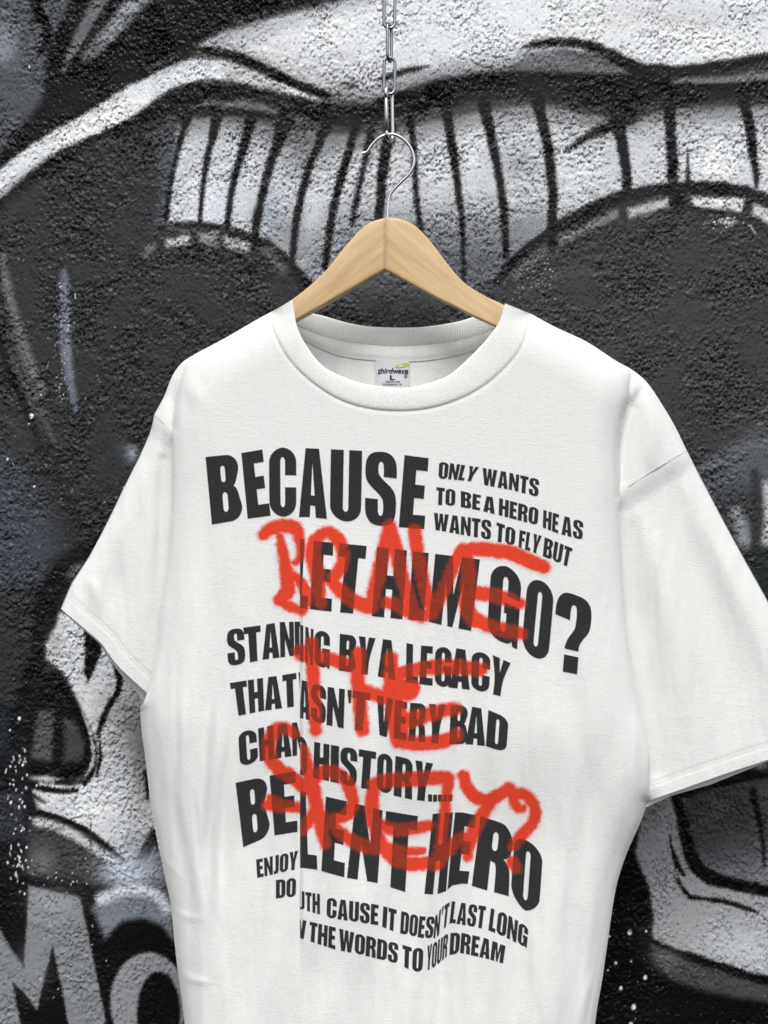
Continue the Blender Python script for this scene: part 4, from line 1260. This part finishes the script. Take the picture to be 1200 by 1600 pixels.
# THE
WORD[0] = 2
spray([(486, 1006), (489, 1050), (492, 1100), (493, 1142)], [18, 18, 17, 16])
spray([(471, 1020), (478, 1022), (500, 1026), (530, 1034), (556, 1043)], [24, 22, 19, 18, 18])
spray([(560, 1022), (559, 1060), (563, 1104), (566, 1140)], [19, 20, 20, 19])
spray([(566, 1078), (588, 1086), (612, 1092)], [19, 19, 22])
spray([(611, 1028), (612, 1062), (618, 1104), (624, 1152)], [18, 24, 30, 28])
spray([(612, 1052), (636, 1050), (666, 1044), (700, 1042), (752, 1046)], [16, 19, 20, 21, 19])
spray([(616, 1074), (636, 1078), (642, 1074)], [34, 32, 26])
spray([(634, 1126), (660, 1120), (684, 1112), (712, 1107)], [24, 21, 20, 17])
spray([(622, 1158), (658, 1162), (694, 1158), (714, 1148)], [20, 20, 20, 18])
# the third word and its question mark
WORD[0] = 3
spray([(460, 1147), (446, 1138), (430, 1141), (421, 1160), (422, 1184), (436, 1202), (456, 1214), (480, 1234)], [12, 16, 18, 19, 19, 19, 19, 18])
spray([(417, 1258), (428, 1257), (446, 1260), (469, 1262)], [14, 21, 15, 14], (0, 468.6))
spray([(421, 1246), (427, 1252)], [8, 16])
spray([(473, 1172), (482, 1206), (492, 1244), (500, 1284), (508, 1318)], [16, 19, 20, 19, 15], RC)
spray([(490, 1222), (502, 1208), (520, 1206), (538, 1218), (549, 1240), (550, 1262), (538, 1276), (520, 1280)], [14, 17, 18, 18, 18, 17, 16, 14])
spray([(471, 1298), (482, 1284), (490, 1262)], [14, 14, 10], RC)
spray([(516, 1284), (536, 1304), (562, 1320), (590, 1326)], [14, 17, 18, 17])
spray([(582, 1226), (604, 1220), (640, 1218), (672, 1216), (700, 1216)], [16, 20, 20, 20, 18])
spray([(586, 1224), (581, 1252), (584, 1284), (596, 1318), (618, 1342), (648, 1350), (668, 1348)], [18, 19, 19, 19, 20, 20, 18])
spray([(592, 1286), (612, 1296), (640, 1296), (670, 1290)], [16, 17, 17, 15])
spray([(600, 1322), (630, 1330), (660, 1330)], [14, 13, 10])
spray([(701, 1218), (697, 1250), (692, 1290), (688, 1322), (682, 1352)], [16, 14, 14, 15, 15])
spray([(724, 1212), (731, 1232), (744, 1246), (762, 1250), (780, 1242), (796, 1232)], [16, 17, 18, 18, 18, 17])
spray([(768, 1250), (752, 1276), (738, 1304), (731, 1330), (731, 1338)], [18, 18, 18, 16, 14])
spray([(734, 1306), (712, 1316), (696, 1334), (684, 1352)], [15, 17, 16, 13])
spray([(794, 1232), (804, 1240), (820, 1242), (833, 1256), (836, 1276), (826, 1294), (812, 1308), (802, 1322)], [17, 17, 16, 16, 16, 16, 16, 13])
spray([(800, 1240), (804, 1254), (812, 1264), (818, 1262)], [14, 14, 13, 8])
spray([(800, 1346), (806, 1356)], [15, 15])
ish = IX.shape
Rg = band_noise(ish, 3.2, IP, 0.6, seed=41)
Rg2 = band_noise(ish, 18, IP, 0.5, seed=42)
Rm = smooth(-3.8, 3.4, Rm + 2.0 + 0.7 * Rg + 0.5 * Rg2)
Rm[Rm < 0.03] = 0
# light fibre gaps in the ink
wear = np.clip(band_noise(ish, 3.0, IP, 0.5, seed=43) - 3.1, 0, 1)
K = np.clip(K * (1 - 0.5 * wear), 0, 1)
c_white = np.array(FAB)
c_black = lin(np.array([47, 48, 50]))
c_red = lin(np.array([222, 68, 46]))
c_rb = lin(np.array([150, 55, 36]))
dens = (0.86 + 0.14 * np.tanh(Rg2 * 0.8 + 0.6))[..., None]
under = c_white * (1 - K[..., None]) + c_black * K[..., None]
over = c_red * (1 - K[..., None]) + (c_rb * dens + c_black * (1 - dens)) * K[..., None]
col = under * (1 - Rm[..., None]) + over * Rm[..., None]
hI = bil(body_h, gx0, gy0, GP, IX, IY)
PI = world_pt(IX, IY, hI + 0.00020)
redf = Rm > 0.02
blkf = K > 0.02
def corners(m):
    return m[:-1, :-1] | m[1:, :-1] | m[:-1, 1:] | m[1:, 1:]
def ink_part(name, cell):
    use = np.zeros(ish, bool)
    use[:-1, :-1] |= cell; use[1:, :-1] |= cell; use[:-1, 1:] |= cell; use[1:, 1:] |= cell
    idx = -np.ones(ish, int)
    idx[use] = np.arange(use.sum())
    ci, cj = np.nonzero(cell)
    F = np.stack([idx[ci, cj], idx[ci + 1, cj], idx[ci + 1, cj + 1], idx[ci, cj + 1]], -1)
    return mesh_obj(name, rel(PI[use]), F, M_INK, shirt, col=col[use])
cr_ = corners(redf)
cb_ = corners(blkf) & ~cr_
def cell_max(M):
    return np.maximum(np.maximum(M[:-1, :-1], M[1:, :-1]), np.maximum(M[:-1, 1:], M[1:, 1:]))
kid = cell_max(np.where(blkf, KID, 0))
rid = cell_max(np.where(redf, RID, 0))
for q in range(1, LINE[0] + 1):
    if (cb_ & (kid == q)).any():
        ink_part('printed_word', cb_ & (kid == q))
for q in range(1, 4):
    o = ink_part('sprayed_word', cr_ & (rid == q))
    o['label'] = ['top', 'middle', 'bottom'][q - 1] + ' word sprayed in red over the black print'
del PI, col, under, over

# neck label
M_LAB = mat_plain('woven_label', (0.62, 0.64, 0.67), 0.55)
M_LINK = mat_plain('label_black', (0.02, 0.02, 0.025), 0.6)
M_LEAF = mat_plain('label_green', (0.42, 0.52, 0.08), 0.6)
lx = np.linspace(587.5, 639.5, 14)
ly = np.linspace(563, 628, 14)
LX, LY = np.meshgrid(lx, ly)
LX = LX + (LX - 613) * -0.06 * ((LY - 563) / 65)
def lab_h(x, y, off=0.0):
    return bil(back_h, gx0, gy0, GP, x, y) - 0.0004 + 0.0035 + off + 0.0008 * np.sin((x - 587) / 52 * np.pi)
VL = world_pt(LX, LY, lab_h(LX, LY)).reshape(-1, 3)
label = mesh_obj('neck_label', rel(VL), grid_faces(14, 14)[:, ::-1], M_LAB, shirt)

def text_mesh(txt, x0, x1, ybase, height, shear=0.0, bold=0.0):
    cu = bpy.data.curves.new('t', 'FONT')
    cu.body = txt
    cu.shear = shear
    cu.offset = bold
    cu.resolution_u = 3
    ob = bpy.data.objects.new('t', cu)
    C.objects.link(ob)
    dg = bpy.context.evaluated_depsgraph_get()
    me = ob.evaluated_get(dg).to_mesh()
    co = np.array([v.co[:] for v in me.vertices])
    fs = [tuple(p.vertices) for p in me.polygons]
    ob.to_mesh_clear()
    bpy.data.objects.remove(ob)
    bpy.data.curves.remove(cu)
    w0, w1 = co[:, 0].min(), co[:, 0].max()
    h1 = co[:, 1].max()
    px = x0 + (co[:, 0] - w0) / (w1 - w0) * (x1 - x0)
    py = ybase - co[:, 1] / h1 * height
    return world_pt(px, py, lab_h(px, py, 0.0005)), fs
Vt, Ft = [], []
def add(Vn, Fn):
    o = sum(len(v) for v in Vt)
    Vt.append(Vn)
    Ft.extend([tuple(i + o for i in f) for f in Fn])
add(*text_mesh('thirdwave', 590.5, 638, 583.2, 8.2, 0.25, 0.03))
add(*text_mesh('L', 609, 617, 593.5, 7.2, 0, 0.05))
add(*text_mesh('DESIGN ARE', 602, 625, 597.8, 2.6, 0, 0.02))
add(*text_mesh('TRADEMARK OF', 597, 628, 602.0, 2.6, 0, 0.02))
def flat(P, off=0.0005):
    P = np.array(P, float)
    return world_pt(P[:, 0], P[:, 1], lab_h(P[:, 0], P[:, 1], off))
add(flat([(590, 583.4), (638, 583.4), (638, 584.6), (590, 584.6)]), [(0, 1, 2, 3)])
ringo = [(634 + 2.7 * math.cos(a), 588 + 2.7 * math.sin(a)) for a in th]
ringi = [(634 + 2.0 * math.cos(a), 588 + 2.0 * math.sin(a)) for a in th]
add(flat(ringo + ringi), [(i, (i + 1) % 40, 40 + (i + 1) % 40, 40 + i) for i in range(40)])
add(*text_mesh('R', 632.9, 635.2, 589.4, 2.8, 0, 0.02))
lp = mesh_obj('label_print', rel(np.vstack(Vt)), Ft, M_LINK, label, shade=False)
leaf = []
for a in np.linspace(0, 2 * np.pi, 28, endpoint=False):
    leaf.append((628.5 + 11.5 * math.cos(a) * 1.0 - 0.0 * math.sin(a), 571.3 - 3.4 * math.sin(a) - 1.8 * math.cos(a)))
ml = mesh_obj('leaf_emblem', rel(flat(leaf, 0.0004)), [tuple(range(28))], M_LEAF, label, shade=False)
hole = [(626.0 + 4.6 * math.cos(a), 571.9 - 1.5 * math.sin(a) - 0.9 * math.cos(a)) for a in np.linspace(0, 2 * np.pi, 20, endpoint=False)]
mesh_obj('emblem_gap', rel(flat(hole, 0.0007)), [tuple(range(20))], M_LAB, label, shade=False)

# ================================================================== THE HANGER
hang = empty('wooden_hanger', (0, 0, (800 - 425) * S))
tag(hang, 'pale wooden clothes hanger with a bright wire hook carrying the white t-shirt', 'hanger')
hz = Vector(hang.location)
YAW = math.radians(9)
def arm(upper, lower, mat, name='arm', y_front=-0.008, thick=0.0155):
    """flat arm with rounded arrises cut from upper/lower outlines, thickness runs back along the yaw"""
    n = 46
    U, Lw = resample(upper, n), resample(lower, n)
    Cc = (U + Lw) / 2
    prof = []                              # cross-section going round: (v across 0..1, depth 0..1)
    r = 0.10
    for a in np.linspace(-90, 0, 5):
        prof.append((1 - 0.08 + 0.08 * math.cos(math.radians(a)) - 0.0, r + r * math.sin(math.radians(a))))
    for a in np.linspace(0, 90, 5):
        prof.append((1 - 0.08 + 0.08 * math.cos(math.radians(a)), 1 - r + r * math.sin(math.radians(a))))
    for a in np.linspace(90, 180, 5):
        prof.append((0.08 + 0.08 * math.cos(math.radians(a)), 1 - r + r * math.sin(math.radians(a))))
    for a in np.linspace(180, 270, 5):
        prof.append((0.08 + 0.08 * math.cos(math.radians(a)), r + r * math.sin(math.radians(a))))
    m = len(prof)
    V = []
    for i in range(n):
        for v, d in prof:
            p = U[i] * (1 - v) + Lw[i] * v
            y = y_front + d * thick
            q = world_pt(p[0], p[1], -y_front)
            V.append((q[0] + d * thick * math.tan(YAW), y, q[2]))
    V = np.array(V)
    V[:, 2] -= hz.z
    F = [tuple(int(x) for x in f) for f in grid_faces(n, m, True)]
    F.append(tuple(range(m)))
    F.append(tuple((n - 1) * m + k for k in range(m - 1, -1, -1)))
    return mesh_obj(name, V, F, mat, hang)
apex_t, apex_b = (603, 339.5), (601, 420.5)
LU = [apex_t, (580, 346), (561, 360), (543, 380), (526, 401), (510, 421), (492, 439), (473, 455), (457, 467), (420, 492), (380, 519), (330, 551), (296, 573)]
LL = [apex_b, (575, 435), (548, 451), (520, 467), (490, 484), (461, 500), (430, 519), (390, 544), (350, 569), (312, 592)]
RU = [apex_t, (627, 342), (649, 353), (671, 375), (693, 404), (712, 428), (730, 445), (759, 463), (789, 477), (830, 501), (880, 530), (930, 560), (972, 584)]
RL = [apex_b, (605, 422), (630, 436), (657, 451), (686, 467), (715, 481), (745, 496), (778, 511), (820, 534), (870, 563), (920, 592), (956, 606)]
arm(LU, LL, mat_wood('maple_left_grain', math.radians(40)))
arm(RU, RL, mat_wood('maple_right_grain', math.radians(-37)))
hook_px = [(565, 240), (569, 239), (574, 236.5), (580, 227.5), (590, 217), (601, 211.3), (609, 210), (617, 210.6), (629, 216.5), (640, 228), (646.5, 243), (646, 258), (639, 272), (627, 284), (614, 297.5), (608, 308), (606.3, 322), (605.3, 338), (605, 352)]
hp = cr(hook_px, 5)
path = world_pt(hp[:, 0], hp[:, 1], np.zeros(len(hp)))
path[:, 2] -= hz.z
Vh, Fh = tube(path, 0.0017, 14)
hk = mesh_obj('hook', np.array(Vh), Fh, M_CHROME, hang)

# ================================================================== CHAIN AND SPRING CLIP
chain = empty('steel_chain', tuple(world_pt(np.array(608.0), np.array(0.0), np.array(0.0))))
tag(chain, 'grey galvanised steel chain of long oval links hanging down above the clip', 'chain')
cz = Vector(chain.location)
def link_mesh(length, width, r):
    a, b = length / 2 - width / 2, width / 2 - r
    pts = [(b * math.cos(t), 0, a + b * math.sin(t)) for t in np.linspace(0, math.pi, 14)]
    pts += [(b * math.cos(t), 0, -a + b * math.sin(t)) for t in np.linspace(math.pi, 2 * math.pi, 14)]
    return tube(pts, r, 12, closed=True)
Lv, Lf = link_mesh(62 * S, 22 * S, 2.5 * S)
link0 = mesh_obj('link', np.array(Lv), Lf, M_GALV, chain)
for q in range(7):
    o = link0 if q == 0 else link0.copy()
    if q:
        C.objects.link(o)
        o.parent = chain
    yc = 118.5 - 51.5 * q
    w = world_pt(np.array(608.5), np.array(yc), np.array(0.0))
    o.location = Vector(w) - cz
    o.rotation_euler = (0, math.radians((-1) ** q * 0.6), math.radians(4 if q % 2 == 0 else 68))
clip = empty('spring_clip', tuple(world_pt(np.array(608.0), np.array(180.0), np.array(0.0))))
tag(clip, 'small shiny carabiner clip joining the chain to the hanger hook', 'carabiner')
kz = Vector(clip.location)
def clip_pts(pp):
    return [(x * S, 0, z * S) for x, z in pp]
loop = [(-7, 26), (-9, 33), (-6, 40), (0, 43), (7, 40), (10, 33), (10, 20), (10, 0), (10, -20), (9, -32), (5, -38), (0, -40), (-5, -38), (-8, -32), (-8, -27)]
Vb, Fb = tube(clip_pts(cr(loop, 5)), 2.9 * S, 12)
cb = mesh_obj('clip_body', np.array(Vb), Fb, M_CHROME, clip)
Vg, Fg = tube(clip_pts([(-8, -26), (-8, -20), (-8, -18.5), (-8, 0), (-8, 20), (-8, 22), (-7.5, 26)]), [2.2 * S, 2.2 * S, 3.4 * S, 3.4 * S, 3.4 * S, 2.4 * S, 2.2 * S], 12)
cg = mesh_obj('gate', np.array(Vg), Fg, M_STEEL, clip)
rv = tube([(-8 * S, -3.8 * S, 20 * S), (-8 * S, 3.8 * S, 20 * S)], 1.4 * S, 10)
mesh_obj('rivet', np.array(rv[0]), rv[1], M_STEEL, clip)
clip.rotation_euler = (0, math.radians(-2), math.radians(58))
